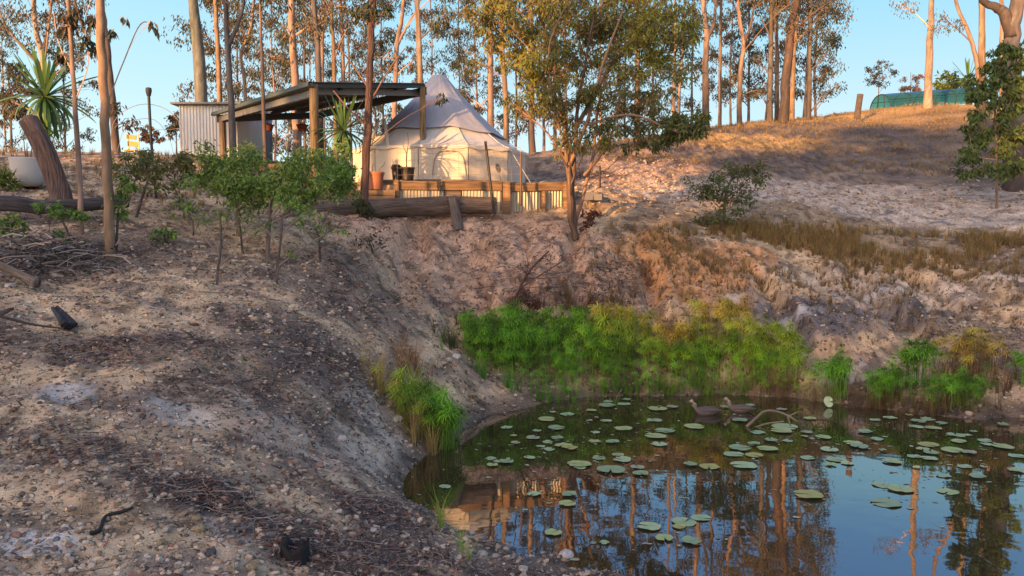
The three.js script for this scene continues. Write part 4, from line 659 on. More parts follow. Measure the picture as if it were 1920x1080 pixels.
sapling('green_shrub', [[504, 556], [502, 470], [505, 420], [510, 370], [530, 330]], 12.6, 10, GREY_BARK, 'spreading green shrub under the carport front with a thin straight trunk', { cat: 'shrub', dense: 2.7, puff: 1.8, seed: 112, taper: .5, forks: [[[506, 410], [545, 360], [580, 330]], [[505, 420], [575, 385], [620, 350]], [[508, 390], [500, 350], [510, 310]]], clumps: [[520, 330, 26, 200], [550, 325, 26, 200, .2], [580, 310, 26, 200, .4], [610, 320, 26, 200, .3], [560, 350, 26, 180, -.3], [595, 350, 24, 170, -.2], [635, 340, 20, 130], [625, 300, 18, 100, .5], [600, 290, 14, 70, .6], [530, 365, 20, 110, -.4], [575, 375, 16, 80], [640, 320, 14, 80], [655, 345, 12, 50], [500, 345, 18, 110], [655, 310, 10, 40]], leaf: { ...shrubLeaf, len: .08 }, droop: .15, rise: .6, crownName: 'foliage', subs: 5 });
sapling('bare_shrub', [[388, 612], [405, 570], [408, 510], [415, 450], [412, 400]], 10.7, 7, GREY_BARK, 'crooked nearly leafless shrub with a bent pale stem low on the slope', { cat: 'shrub', seed: 113, taper: .5, forkR: .5, forks: [[[410, 500], [440, 470], [448, 450]], [[411, 480], [380, 440], [355, 395]], [[415, 450], [430, 410], [450, 385]], [[412, 470], [385, 420], [360, 400], [330, 380]]], clumps: [[380, 410, 14, 20], [420, 400, 14, 22], [350, 385, 12, 18]], leaf: shrubLeaf, subs: 7 });
sapling('bare_shrub', [[500, 600], [515, 560], [520, 500], [527, 440], [530, 400]], 11.2, 8, GREY_BARK, 'twiggy shrub leaning from the slope right of the straight grey trunk', { cat: 'shrub', seed: 114, taper: .4, forkR: .5, forks: [[[520, 500], [560, 470], [610, 440], [660, 425]], [[523, 470], [500, 430], [480, 410]], [[527, 440], [560, 410], [590, 400]]], clumps: [[600, 430, 16, 22], [560, 415, 16, 26], [500, 420, 14, 20], [640, 430, 14, 16], [545, 470, 8, 12], [580, 400, 16, 30]], leaf: shrubLeaf, subs: 8 });
sapling('bare_shrub', [[455, 470], [450, 430], [440, 400]], 12.6, 5, GREY_BARK, 'low tangle of grey twigs under the dense green shrub', { cat: 'shrub', seed: 131, forkR: .6, forks: [[[452, 440], [480, 410], [500, 400]], [[450, 430], [415, 415], [395, 400]], [[452, 450], [490, 440], [520, 430]]], clumps: [[430, 405, 22, 16], [470, 400, 22, 16], [490, 425, 22, 12], [400, 410, 20, 12], [455, 430, 20, 8]], leaf: shrubLeaf, subs: 14 });
sapling('bare_shrub', [[600, 480], [598, 450], [590, 420]], 13, 5, GREY_BARK, 'low tangle of grey twigs before the log under the spreading shrub', { cat: 'shrub', seed: 132, forkR: .6, forks: [[[598, 450], [630, 425], [655, 410]], [[598, 460], [570, 430], [555, 420]], [[596, 440], [610, 410], [620, 390]]], clumps: [[570, 420, 22, 14], [610, 415, 22, 14], [640, 415, 22, 12], [590, 440, 20, 8], [620, 440, 20, 6]], leaf: shrubLeaf, subs: 14 });
sapling('bare_shrub', [[360, 450], [362, 420], [350, 395]], 13, 4, GREY_BARK, 'small bare twiggy shrub left of the crooked pale stem', { cat: 'shrub', seed: 133, forkR: .6, forks: [[[362, 425], [385, 400], [400, 385]], [[361, 430], [335, 405], [320, 390]]], clumps: [[340, 400, 20, 12], [375, 395, 20, 14], [320, 395, 16, 10], [355, 375, 18, 20]], leaf: shrubLeaf, subs: 13 });
sapling('bare_shrub', [[700, 500], [698, 470], [690, 445]], 14.6, 4, GREY_BARK, 'dry twiggy plant on the bank lip below the dark red trunk', { cat: 'shrub', seed: 134, forkR: .6, forks: [[[698, 475], [720, 455], [730, 445]], [[699, 480], [675, 460], [665, 450]]], clumps: [[690, 450, 18, 30], [715, 460, 18, 20], [670, 455, 16, 20]], leaf: { ...shrubLeaf, cols: DARKSHRUB }, subs: 12 });
sapling('green_shrub', [[250, 420], [262, 385], [275, 345], [290, 310]], 13.2, 6, GREY_BARK, 'loose olive shrub round the foot of the black garden torch', { cat: 'shrub', dense: 2.2, puff: 1.5, seed: 115, forks: [[[262, 385], [300, 350], [335, 325]], [[262, 390], [235, 350], [228, 300]]], clumps: [[235, 310, 22, 90], [262, 295, 20, 90, .3], [300, 305, 22, 100], [330, 315, 20, 90], [285, 335, 20, 80], [245, 345, 18, 80], [320, 350, 16, 50], [340, 295, 12, 50], [270, 320, 18, 80, .6]], leaf: { len: .09, wid: .017, cols: [rgb(.11, .15, .05), rgb(.17, .19, .06), rgb(.24, .18, .08)] }, droop: .3, crownName: 'foliage' });
sapling('green_shrub', [[215, 430], [222, 395], [228, 360]], 11.3, 5, GREY_BARK, 'small green shrub leaning on the right of the tan pole trunk', { cat: 'shrub', seed: 116, forks: [[[220, 405], [240, 370], [250, 345]]], clumps: [[225, 360, 18, 110], [245, 345, 14, 80], [215, 385, 14, 80], [232, 400, 12, 50], [230, 330, 12, 60]], leaf: shrubLeaf, droop: .5, crownName: 'foliage' });
sapling('green_shrub', [[135, 445], [120, 420], [105, 400]], 11.4, 5, GREY_BARK, 'low green shrub at the foot of the leaning stump', { cat: 'shrub', seed: 117, forks: [[[125, 425], [140, 400], [155, 395]], [[135, 445], [120, 470], [105, 440]]], clumps: [[90, 390, 14, 100], [115, 395, 12, 80], [140, 400, 14, 100], [155, 405, 10, 50], [75, 385, 10, 60], [110, 440, 12, 26], [130, 450, 12, 20]], leaf: shrubLeaf, droop: .3, crownName: 'foliage' });
sapling('green_shrub', [[20, 445], [22, 425], [25, 405]], 11, 5, GREY_BARK, 'low green shrub at the left edge above the stick pile', { cat: 'shrub', seed: 118, clumps: [[15, 410, 14, 110], [35, 415, 12, 80], [8, 425, 12, 60], [30, 435, 10, 40]], leaf: shrubLeaf, droop: .3, crownName: 'foliage' });
sapling('green_shrub', [[310, 452], [308, 440], [310, 432]], 12.2, 4, GREY_BARK, 'small tuft of green leaves alone on the bare slope right of the tan trunk', { cat: 'shrub', seed: 119, clumps: [[300, 435, 12, 80], [320, 436, 12, 70], [285, 445, 8, 24]], leaf: shrubLeaf, droop: .4, crownName: 'foliage' });
sapling('green_shrub', [[345, 392], [342, 380]], 13.8, 4, GREY_BARK, 'small green tuft on the slope below the olive shrub', { cat: 'shrub', seed: 120, clumps: [[340, 382, 14, 70], [360, 388, 10, 40]], leaf: shrubLeaf, droop: .4, crownName: 'foliage' });
sapling('green_shrub', [[10, 355], [8, 340]], 13.8, 5, GREY_BARK, 'bright green strappy plant at the left edge beside the white planter', { cat: 'plant', seed: 121, clumps: [[8, 335, 14, 120], [22, 345, 8, 40]], leaf: { len: .2, wid: .018, cols: [rgb(.12, .2, .04), rgb(.2, .24, .05)] }, droop: 0, crownName: 'foliage' });
sapling('bank_shrub', [[1355, 440], [1358, 400], [1362, 360], [1380, 320]], 18.7, 6, GREY_BARK, 'dark loose shrub on the bank edge before the gravel drive', { cat: 'shrub', dense: 1.3, puff: 1.5, seed: 122, forks: [[[1358, 400], [1330, 370], [1305, 345]], [[1360, 380], [1395, 345], [1420, 320]], [[1356, 420], [1340, 400], [1325, 410]], [[1357, 410], [1395, 390], [1410, 370]]], clumps: [[1300, 350, 16, 70], [1330, 345, 18, 110], [1360, 335, 20, 130], [1385, 315, 18, 130], [1410, 310, 16, 110], [1425, 330, 14, 90], [1395, 340, 18, 120], [1345, 365, 18, 110], [1320, 370, 16, 80], [1375, 365, 18, 110], [1400, 370, 16, 90], [1330, 410, 16, 130], [1310, 415, 10, 70], [1350, 395, 16, 70], [1385, 395, 16, 70], [1365, 420, 14, 50]], leaf: { len: .11, wid: .018, cols: [rgb(.1, .125, .05), rgb(.14, .14, .06), rgb(.12, .21, .05), rgb(.2, .14, .09)] }, droop: .35, crownName: 'foliage' });
sapling('leafy_sapling', [[1871, 352], [1868, 280], [1866, 200], [1870, 120]], 22.3, 5, TAN_BARK, 'leafy green sapling in front of the massive right edge trunk', { cat: 'tree', dense: 1.5, puff: 1.1, seed: 123, forks: [[[1868, 270], [1840, 220], [1825, 180]], [[1867, 240], [1895, 190], [1915, 150]], [[1869, 300], [1830, 290], [1815, 240]], [[1870, 330], [1840, 320], [1815, 300]]], clumps: [[1830, 175, 22, 170], [1850, 150, 22, 170], [1875, 130, 22, 170], [1900, 120, 24, 190], [1915, 160, 24, 190], [1890, 165, 22, 160], [1860, 190, 20, 150], [1835, 210, 18, 130], [1820, 235, 14, 90], [1900, 205, 22, 160], [1918, 190, 20, 140], [1850, 245, 16, 60], [1880, 235, 18, 90], [1905, 245, 20, 130], [1918, 235, 16, 110], [1825, 285, 26, 130], [1845, 260, 22, 110], [1900, 270, 24, 120], [1918, 320, 22, 110], [1880, 325, 20, 80], [1850, 315, 22, 110], [1815, 320, 18, 60], [1910, 300, 22, 90], [1885, 280, 16, 50], [1920, 90, 20, 150], [1895, 90, 18, 110], [1880, 105, 16, 90]], leaf: { len: .17, wid: .035, cols: [rgb(.09, .15, .04), rgb(.13, .2, .05), rgb(.07, .11, .035), rgb(.17, .21, .055)] }, droop: .6, crownName: 'crown', wobble: .2 });
sapling('dead_bush', [[955, 590], [975, 540], [1000, 500], [1030, 470]], 14.2, 5, RED_BARK, 'reddish dead twiggy bush sprawling down the middle of the cut bank', { cat: 'bush', seed: 124, taper: .5, forkR: .7, forks: [[[975, 540], [1030, 505], [1075, 478], [1100, 470]], [[970, 550], [990, 500], [985, 470]], [[985, 520], [1040, 520], [1080, 500]]], clumps: [[990, 500, 26, 60], [1020, 480, 26, 50], [965, 550, 26, 90], [990, 560, 22, 70], [1060, 490, 20, 30]], leaf: { len: .06, wid: .01, cols: [rgb(.2, .07, .06), rgb(.16, .09, .07), rgb(.12, .1, .06)] }, subs: 9, crownName: 'foliage' });
sapling('red_bush', [[1105, 440], [1105, 425], [1108, 410]], 17.6, 4, RED_BARK, 'dark red leafy bush at the foot of the many stemmed tree', { cat: 'bush', seed: 125, clumps: [[1105, 410, 14, 120], [1095, 430, 14, 110], [1115, 400, 10, 60], [1090, 445, 10, 60]], leaf: { len: .09, wid: .018, cols: [rgb(.13, .03, .03), rgb(.08, .03, .025), rgb(.16, .06, .04)] }, subs: 6, crownName: 'foliage' });
sapling('dark_bush', [[1780, 330], [1782, 315]], 27, 4, GREY_BARK, 'dark olive bush beside the drive left of the right edge trunk', { cat: 'bush', seed: 126, clumps: [[1800, 320, 22, 110], [1820, 335, 22, 90], [1840, 340, 20, 70]], leaf: { len: .14, wid: .02, cols: DARKSHRUB }, crownName: 'foliage' });
sapling('green_shrub', [[1770, 185], [1775, 160]], 52, 5, GREY_BARK, 'yellow green shrub leaning over the net tunnel', { cat: 'shrub', seed: 127, clumps: [[1765, 160, 18, 200], [1785, 150, 18, 200], [1800, 155, 14, 150]], leaf: { len: .3, wid: .06, cols: [rgb(.14, .2, .04), rgb(.1, .15, .03)] }, crownName: 'foliage' });
// --- spiky palms
function yucca(px, py, d, trunkPath, leafLen, n, seed, label, lowest) {
  const foot = at(trunkPath[0][0], trunkPath[0][1], d), g = on(foot.x, foot.z); foot.y = Math.min(foot.y, g.y); const t = thing('spiky_palm', foot, label, 'palm'), r = rng(seed), hub = at(px, py, d).sub(foot);
  const tg = new Geo(); tg.tube(curve([V(0, 0, 0), ...trunkPath.slice(1).map(([x, y]) => at(x, y, d).sub(foot)), hub], 14), wide(11, d) / 2, 9, (l) => { const f = .8 + .5 * noise(l * 9, 2); return rgb(.25 * f, .2 * f, .11 * f); }, true, .15); part('trunk', tg.build(), M.bark, t);
  const variants = [0, .18, .4, .75].map((droop, v) => [0, 1].map((s) => { const q = new Geo(), pts = [], wd = []; for (let k = 0; k <= 8; k++) { const u = k / 8; pts.push(V(u * Math.cos(droop * u * 1.3), -droop * u * u * .75, 0).multiplyScalar(leafLen)); wd.push(leafLen * .04 * (k === 8 ? .05 : (.55 + 1.1 * u) * (1 - u * .75) + .1)); } const base = s ? rgb(.06, .14, .04) : rgb(.1, .21, .05); q.strap(pts, wd, V(0, .25, 1).normalize(), (u) => rgb(base.r * (.8 + .5 * u), base.g * (.85 + .3 * u), base.b)); return q.build(); })).flat();
  for (let k = 0; k < n; k++) {
    const el = lerp(1.45, lowest, Math.pow((k + .5) / n, .85)), az = k * 2.39996 + r() * .3, m = part('leaf', variants[Math.min(3, Math.max(0, Math.floor((1.2 - el) * 2.2))) * 2 + (r() < .5 ? 0 : 1)], M.leafGloss, t);
    m.position.copy(hub); m.rotation.set(0, -az, 0); m.rotateZ(el + (r() - .5) * .15); m.rotateX((r() - .5) * .8); m.scale.setScalar(.75 + .35 * r());
  }
}
yucca(84, 182, 16.5, [[84, 330], [88, 270], [82, 220]], 1.1, 100, 201, 'spiky green palm with drooping strap leaves behind the leaning stump', -1.25);
yucca(643, 245, 17.3, [[647, 345], [646, 300]], .85, 70, 202, 'spiky green palm before the tent entrance under the carport edge', -.75);
yucca(1815, 150, 50, [[1818, 190], [1816, 165]], 1.4, 24, 203, 'dark spiky palm beyond the net tunnel on the hill', -.5);
// --- leaning cut stump, logs, sticks
log('leaning_stump', [at(116, 392, 12.6), at(108, 350, 12.65), at(85, 285, 12.7), at(53, 224, 12.8)], .15, .122, rgb(.27, .165, .125), 'thick reddish cut trunk leaning left in front of the white planter', 'stump', .3);
log('mossy_log', [at(-20, 382, 12), at(40, 384, 12.1), at(70, 388, 12.2), at(240, 378, 12.9)], .13, .09, rgb(.14, .12, .12), 'dark grey log lying across the ground below the white planter', 'log', .2);
log('cut_log', [at(-25, 486, 9.5), at(25, 510, 9.45), at(70, 532, 9.35)], .045, .055, rgb(.34, .26, .2), 'pale cut log poking out of the stick pile at the left edge', 'log', .1);
log('charred_stump', [at(128, 612, 8.35), at(115, 594, 8.4), at(103, 578, 8.45)], .07, .035, rgb(.09, .085, .09), 'small dark split stump on the slope under the stick pile', 'stump', .6);
log('driftwood', [at(648, 972, 6.55), at(675, 966, 6.6), at(705, 958, 6.65)], .05, .035, rgb(.2, .2, .22), 'grey weathered branch lying on the stony shore by the water', 'branch', .3);
log('grey_branch', [at(-10, 592, 8.3), at(10, 584, 8.35), at(26, 578, 8.4)], .03, .014, rgb(.19, .17, .16), 'thick grey branch end at the left edge below the pale log', 'branch', .2);
log('grey_branch', [at(-10, 590, 8.1), at(60, 608, 8.05), at(120, 616, 8.0)], .016, .008, rgb(.1, .08, .075), 'long dark branch lying on the slope below the pale log', 'branch', .2);
// ------------------------------------------------------------------ water plants
function umbelGeo(seed, h, rays, len, stemR) { // one papyrus stem with its mop of thread leaves
  const g = new Geo(), r = rng(seed), lean = V(gauss(r) * .16, 0, gauss(r) * .16), pts = [V(0, -.15, 0), V(lean.x * .3, h * .5, lean.z * .3), V(lean.x, h, lean.z)], white = rgb(1, 1, 1), low = rgb(.85, .9, .8);
  g.tube(pts, (t) => stemR * (1 - .4 * t), 3, (l) => (l < h * .5 ? low : white), false);
  for (let k = 0; k < rays; k++) {
    const az = k * 2.39996, e0 = lerp(1.35, -.1, Math.sqrt(k / rays)), L = len * (.75 + .5 * r()), p = [pts[2].clone()]; let e = e0; const wd = [.0055, .0075, .0065, .002];
    for (let s = 1; s <= 3; s++) { p.push(V().copy(p[s - 1]).add(V(Math.cos(az) * Math.cos(e), Math.sin(e), Math.sin(az) * Math.cos(e)).multiplyScalar(L / 3))); e -= .3 + .26 * r(); }
    g.strap(p, wd, V(-Math.sin(az), .25, Math.cos(az)).normalize(), (u) => rgb(.6 + .95 * u, .7 + .8 * u, .5 + .6 * u));  // dark bases and bright tips paint the shaded gaps between mops
  }
  return g.build();
}
const umbels = [0, 1, 2, 3, 4].map((k) => umbelGeo(300 + k, .8 + .1 * (k % 3), 34, .24 + .02 * k, .008));
const rushGeo = (() => { const g = new Geo(), r = rng(9); for (let k = 0; k < 16; k++) { const az = r() * 6.28, b = .25 + .6 * r(), h = .5 + .5 * r(), o = V(gauss(r) * .05, -.05, gauss(r) * .05), p = [0, .35, .7, 1].map((t) => V(o.x + Math.cos(az) * b * h * t * t, o.y + h * (t - .3 * b * t * t), o.z + Math.sin(az) * b * h * t * t)); g.strap(p, [.006, .006, .004, .001], V(-Math.sin(az), 0, Math.cos(az)), (u) => rgb(.8 + .4 * u, .9 + .2 * u, .8)); } return g.build(); })();
const rootMat = (p, s, ry, tx = 0, tz = 0) => new THREE.Matrix4().compose(p, new THREE.Quaternion().setFromEuler(new THREE.Euler(tx, ry, tz)), typeof s === 'number' ? V(s, s, s) : s);
function instanced(name, geo, mat, list, parent) { // list of [matrix, colour]
  const m = shadows(new THREE.InstancedMesh(geo, mat, list.length)); m.name = parent ? name : numbered(name);
  list.forEach(([x, c], k) => { m.setMatrixAt(k, x); if (c) m.setColorAt(k, c); });
  (parent ?? scene).add(m); return m;
}
const GREEN = rgb(.18, .39, .035), LIME = rgb(.42, .54, .045), GOLD = rgb(.6, .47, .09), RUST = rgb(.5, .28, .11);
const blend = (...cs) => (t) => { const k = clamp(t, 0, .9999) * (cs.length - 1), i = Math.floor(k); return cs[i].clone().lerp(cs[i + 1], k - i); };
const hueOf = blend(GREEN, GREEN, LIME, GOLD, RUST);
// patch of papyrus: stems spread over points given by a sampler that also says how yellow each one is
function papyrus(name, label, count, seed, sample, group, o = {}) {
  const r = rng(seed), lists = umbels.map(() => []); let base = null; const all = [];
  for (let k = 0; k < count; k++) { const [x, z, yellow, sc] = sample(r), p = V(x, height(x, z) , z); if (p.y < -.12) continue; base ??= p.clone(); all.push([p, yellow, sc]); }
  const t = thing(name, base, label, 'papyrus', group);
  for (const [p, yellow, sc] of all) { const c = hueOf(yellow + (r() - .5) * .22), f = .3 + 1.25 * r(); c.multiplyScalar(f * (.8 + .5 * noise(p.x * 3.1, p.z * 3.1))); lists[Math.floor(r() * umbels.length)].push([rootMat(p.sub(base), sc * (.75 + .4 * r()), r() * 6.28, gauss(r) * .12, gauss(r) * .12), c]); }
  lists.forEach((l) => { if (l.length) { const m = instanced('stems', umbels[lists.indexOf(l)], M.grass, l, t); m.userData.kind = 'stuff'; } });
  return t;
}
const shoreDepth = (x) => { for (let d = 14.2; d > 8; d -= .04) if (height(x, -d) < .02) return d; return 8; };
{
  const bed = (x0, x1, deep, tint) => (r) => { const x = lerp(x0, x1, r()), s = x < (1050 - 960) / FOCAL * 12.8 ? Math.max(shoreDepth(x), 12.55) : shoreDepth(x), q = Math.pow(r(), .9), d = s - .05 + q * deep(x); return [x, -d, tint(x, q, r), (q < .16 ? .26 : .34 + .2 * Math.min(1, q * 1.6)) * (.75 + .5 * noise(x * 2.3, q * 3))]; };
  const X = (px, d = 12.8) => (px - 960) / FOCAL * d;
  papyrus('papyrus_bed', 'dense dark green left half of the papyrus bed along the far shore', 760, 1, bed(X(868), X(1150), (x) => 1.05, (x, q, r) => .1 + .22 * q * smooth(X(1000), X(1130), x) + .1 * noise(x * 2, q * 5)));
  papyrus('papyrus_bed', 'yellowing right half of the papyrus bed along the far shore', 700, 2, bed(X(1130), X(1445), (x) => 1.1, (x, q, r) => .12 + .75 * Math.pow(q, 1.2) * (.6 + .6 * noise(x * 2.2, 3))));
  papyrus('papyrus_clump', 'tall lime green papyrus clump closing the right end of the bed', 170, 3, bed(X(1425), X(1512), () => .75, (x, q) => .3 + .3 * q));
  papyrus('papyrus_clump', 'low bright green clump beside the upright lily leaf', 60, 4, (r) => { const p = hit(1562, 748, 9); return [p.x + gauss(r) * .22, p.z + gauss(r) * .16, .12, .55]; });
  const cl = (name, label, px, py, n, seed, rx, rz, yel, sc) => { const p = hit(px, py, 8); papyrus(name, label, n, seed, (r) => [p.x + gauss(r) * rx, p.z + gauss(r) * rz, yel + .15 * (r() - .5), sc]); };
  cl('papyrus_clump', 'round bright green clump on the right shore, left of a gap from its neighbours', 1668, 752, 120, 5, .26, .18, .14, .38);
  cl('papyrus_clump', 'green clump at the water in front of the brown headed papyrus', 1790, 762, 130, 6, .4, .2, .16, .38);
  cl('papyrus_clump', 'tall brown headed papyrus clump behind the right shore clumps', 1810, 700, 80, 7, .42, .28, .8, .48);
  cl('papyrus_clump', 'dark green papyrus clump behind the round bright clump', 1722, 725, 50, 8, .25, .2, .1, .6);
  cl('papyrus_clump', 'small green tuft at the right edge of the picture by the shore', 1912, 722, 24, 9, .12, .1, .12, .4);
  cl('papyrus_clump', 'bright green papyrus clump standing in the water at the near left', 835, 848, 120, 10, .24, .2, .14, .55);
  cl('papyrus_clump', 'yellow topped stems behind the near left papyrus clump', 775, 805, 40, 11, .26, .28, .5, .5);
  { // thin rushes and dead stalks
    const list = [], r = rng(31), put = (px, py, n, rx, rz, col, s) => { const p = hit(px, py, 6); for (let k = 0; k < n; k++) { const x = p.x + gauss(r) * rx, z = p.z + gauss(r) * rz, c = col.clone().multiplyScalar(.7 + .6 * r()); list.push([rootMat(V(x, height(x, z), z), s * (.7 + .6 * r()), r() * 6.28), c]); } };
    const straw = rgb(.45, .33, .16), olive = rgb(.3, .42, .07), brown = rgb(.2, .12, .07), pink = rgb(.36, .22, .16);
    put(800, 780, 26, .28, .28, olive, .6); put(750, 765, 12, .35, .35, straw, .5); put(705, 720, 9, .3, .3, rgb(.42, .32, .1), .45); put(790, 830, 16, .2, .2, straw, .6); put(760, 690, 14, .3, .3, rgb(.34, .2, .12), .5);
    put(1460, 742, 30, .4, .12, pink, .4); put(1550, 752, 20, .4, .15, pink, .35); put(1640, 765, 30, .4, .12, brown, .35); put(1760, 775, 34, .5, .15, brown, .35); put(1830, 720, 30, .5, .3, brown, .5); put(1330, 742, 8, .8, .08, straw, .3); put(1200, 745, 20, .8, .08, rgb(.16, .3, .04), .4); put(1000, 748, 30, .9, .1, rgb(.12, .3, .04), .45); put(1350, 745, 30, .9, .08, rgb(.2, .32, .05), .4);
    put(830, 990, 3, .06, .05, olive, .35); put(870, 1065, 3, .06, .05, olive, .3); put(1100, 595, 40, 1.1, .25, brown, .5); put(1000, 590, 40, .7, .25, rgb(.16, .07, .06), .45); for (let k = 0; k < 26; k++) put(880 + 1000 * r(), 470 + 110 * r(), 4, .25, .2, r() < .6 ? brown : rgb(.22, .1, .08), .3); put(870, 610, 12, .2, .2, rgb(.08, .1, .04), .45); put(840, 650, 16, .25, .25, rgb(.07, .09, .04), .4);
    const m = instanced('dry_rushes', rushGeo, M.grass, list); tag(m, 'thin dead rushes and sedge tufts fringing the pond shore', 'rushes'); m.userData.kind = 'stuff';
  }
}
let items2 = [];
// ---- water lily pads, each one a leaf of its own
{
  const padGeo = (seed) => { const g = new Geo(), r = rng(seed), S = 30, gap = .16, c = g.vert(V(0, .004, 0), rgb(.8, .85, .7)), rings = [.45, .85, 1].map((q, j) => { const row = []; for (let s = 0; s <= S; s++) { const a = gap + (Math.PI * 2 - 2 * gap) * s / S, w = 1 + (noise(Math.cos(a) * 1.6 + seed, Math.sin(a) * 1.6) - .5) * .14; row.push(g.vert(V(Math.cos(a) * q * w, .004 + (j === 2 ? .03 * Math.max(0, noise(Math.cos(a) * 2 + seed * 3, Math.sin(a) * 2) - .4) : .012 * (noise(Math.cos(a) * 3 * q, Math.sin(a) * 3 * q + seed) - .3)), Math.sin(a) * q * w), j === 2 ? rgb(.95, .95, .8) : rgb(.85 + .3 * noise(s * .8, seed), .95 + .15 * noise(s * 1.1, seed + 4), .95))); } return row; }); for (let s = 0; s < S; s++) { g.tri(c, rings[0][s + 1], rings[0][s]); for (let j = 0; j < 2; j++) g.quad(rings[j][s], rings[j][s + 1], rings[j + 1][s + 1], rings[j + 1][s]); } return g.build(); };
  const geos = [1, 2, 3, 4].map(padGeo), mats = [rgb(.3, .42, .24), rgb(.38, .49, .28), rgb(.36, .43, .18), rgb(.25, .35, .2)].map((c) => std({ vertexColors: true, color: c, roughness: .45 })), yel = std({ vertexColors: true, color: rgb(.36, .36, .12), roughness: .5 }), pale = std({ vertexColors: true, color: rgb(.32, .34, .22), roughness: .5 });
  const A = [[30,97,55],[40,75,40],[185,120,100],[255,112,60,2],[170,173,80],[30,213,80],[175,250,115],[240,228,60],[215,222,100],[195,288,85],[358,205,108],[500,112,50],[623,101,50],[772,122,55,2],[905,166,65],[575,175,80],[660,231,75],[785,205,135],[770,225,110],[722,270,72],[800,272,55],[890,230,60,2],[970,255,85],[1168,230,75],[1223,262,68],[880,250,40,1],[915,264,30,2],[575,308,115],[545,335,105],[640,340,95,1],[705,310,110],[640,287,60],[895,352,75],[1000,313,95],[1110,283,95],[1140,300,95],[1030,360,100],[1085,378,70],[1005,385,60],[340,385,75],[428,393,108,1],[592,387,138],[1295,370,100],[1250,318,40],[1215,172,55],[1285,162,70],[1375,150,35],[1420,180,80],[1465,168,75],[1410,205,75],[1490,212,85],[1530,190,60],[1600,243,90],[1650,245,50],[1610,275,75],[1680,230,40],[1735,270,70],[1745,288,60],[1820,300,110],[1820,195,60],[1885,343,80],[1465,290,105,1],[1440,312,70],[1480,330,80],[1400,345,70],[1470,355,85],[1580,317,110],[1660,328,75,2],[1640,393,75],[1730,395,35,2],[1880,412,80],[1700,443,85],[1540,437,70],[1410,398,40],[1335,502,125],[900,530,150,1],[390,637,105],[145,678,125],[215,735,95],[345,750,105],[310,655,130,3],[285,680,70,1],[15,415,40],[103,429,85],[90,395,75,2],[25,355,80],[1560,512,110,3],[1265,565,150,3],[1250,480,110,3]].map(([x, y, w, k]) => [1160 + x * .3958, 720 + y * .3958, w * .3958, k]);
  const B = [[870,668,80],[1095,622,110],[1150,672,110],[1210,592,90],[1130,580,45],[1345,572,70],[1435,545,110],[1530,535,80],[1430,630,75],[1525,675,110],[1335,632,35],[1040,685,55],[1020,725,85,2],[920,755,55,2],[1155,728,80],[1100,748,70],[1060,775,60],[1190,770,110],[1230,785,90,1],[1110,790,70],[1000,837,75],[790,880,70],[870,862,90],[780,840,70,3],[820,860,60],[1365,748,80],[1465,750,85],[1455,488,90],[1440,520,60],[1370,695,60],[910,715,45],[1545,512,55],[1495,820,80,2],[1520,850,110],[1280,875,150],[1390,840,80,3]].map(([x, y, w, k]) => [660 + x / 3, 580 + y / 3, w / 3, k]);
  const C = [[430,235,80],[965,280,100],[1080,515,115],[1425,137,180],[1240,120,80],[1210,95,110],[1165,340,115],[1175,285,105],[1385,570,70]].map(([x, y, w, k]) => [700 + x * .3125, 840 + y * .3125, w * .3125, k]);
  const G = 'water lily leaves on the pond', r = rng(88), all = [...A, ...B, ...C], place = [];
  const names = { 1: 'round lily pad with yellowing patches floating on the pond', 2: 'small pale faded lily pad floating on the pond', 3: 'lily pad lying just awash in the pond water' };
  const items = all.map(([px, py, w, k]) => { const [a, b] = ray(px, py), d = -EYE / b; return { x: a * d, z: -d, r: wide(w, d) / 2, k, px, py }; }).filter((q) => height(q.x, q.z) < -.01);
  items2 = items;
  items.forEach((q, n) => {
    const mate = items.some((p) => p !== q && Math.hypot(p.x - q.x, p.z - q.z) < p.r + q.r + .02), m = shadows(new THREE.Mesh(geos[n % 4], q.k === 1 ? yel : q.k === 2 ? pale : mats[n % 4]));
    let R = q.r; m.name = numbered('lily_pad'); m.position.set(q.x, q.k === 3 ? .002 : .005 + .0035 * (n % 4), q.z); R *= .92; m.scale.set(R, .6, R * (.92 + .14 * r())); m.rotation.y = r() * 6.28; scene.add(m);
    const size = R > .19 ? 'broad' : R > .12 ? 'middling' : 'small';
    tag(m, names[q.k] ?? `${size} green lily pad ${mate ? 'clustered with others' : 'floating alone'} on ${q.py < 850 ? 'dark water nearer the reeds' : 'sky reflecting near water'}`, 'lily pad', names[q.k] ? names[q.k].replace(/^\w+ /, '') + 's' : `${size} green pads ${mate ? 'in clusters' : 'alone'} ${q.py < 850 ? 'far' : 'near'}`);
  });
  const up = shadows(new THREE.Mesh(geos[1], mats[1])); const [a, b] = ray(1553, 764), d = -EYE / b; up.name = numbered('lily_pad'); up.position.set(a * d, .085, -d); up.scale.set(.07, 1, .085); up.rotation.set(1.15, 0, 0); scene.add(up); tag(up, 'lily leaf standing upright out of the water by the far shore', 'lily pad');
}
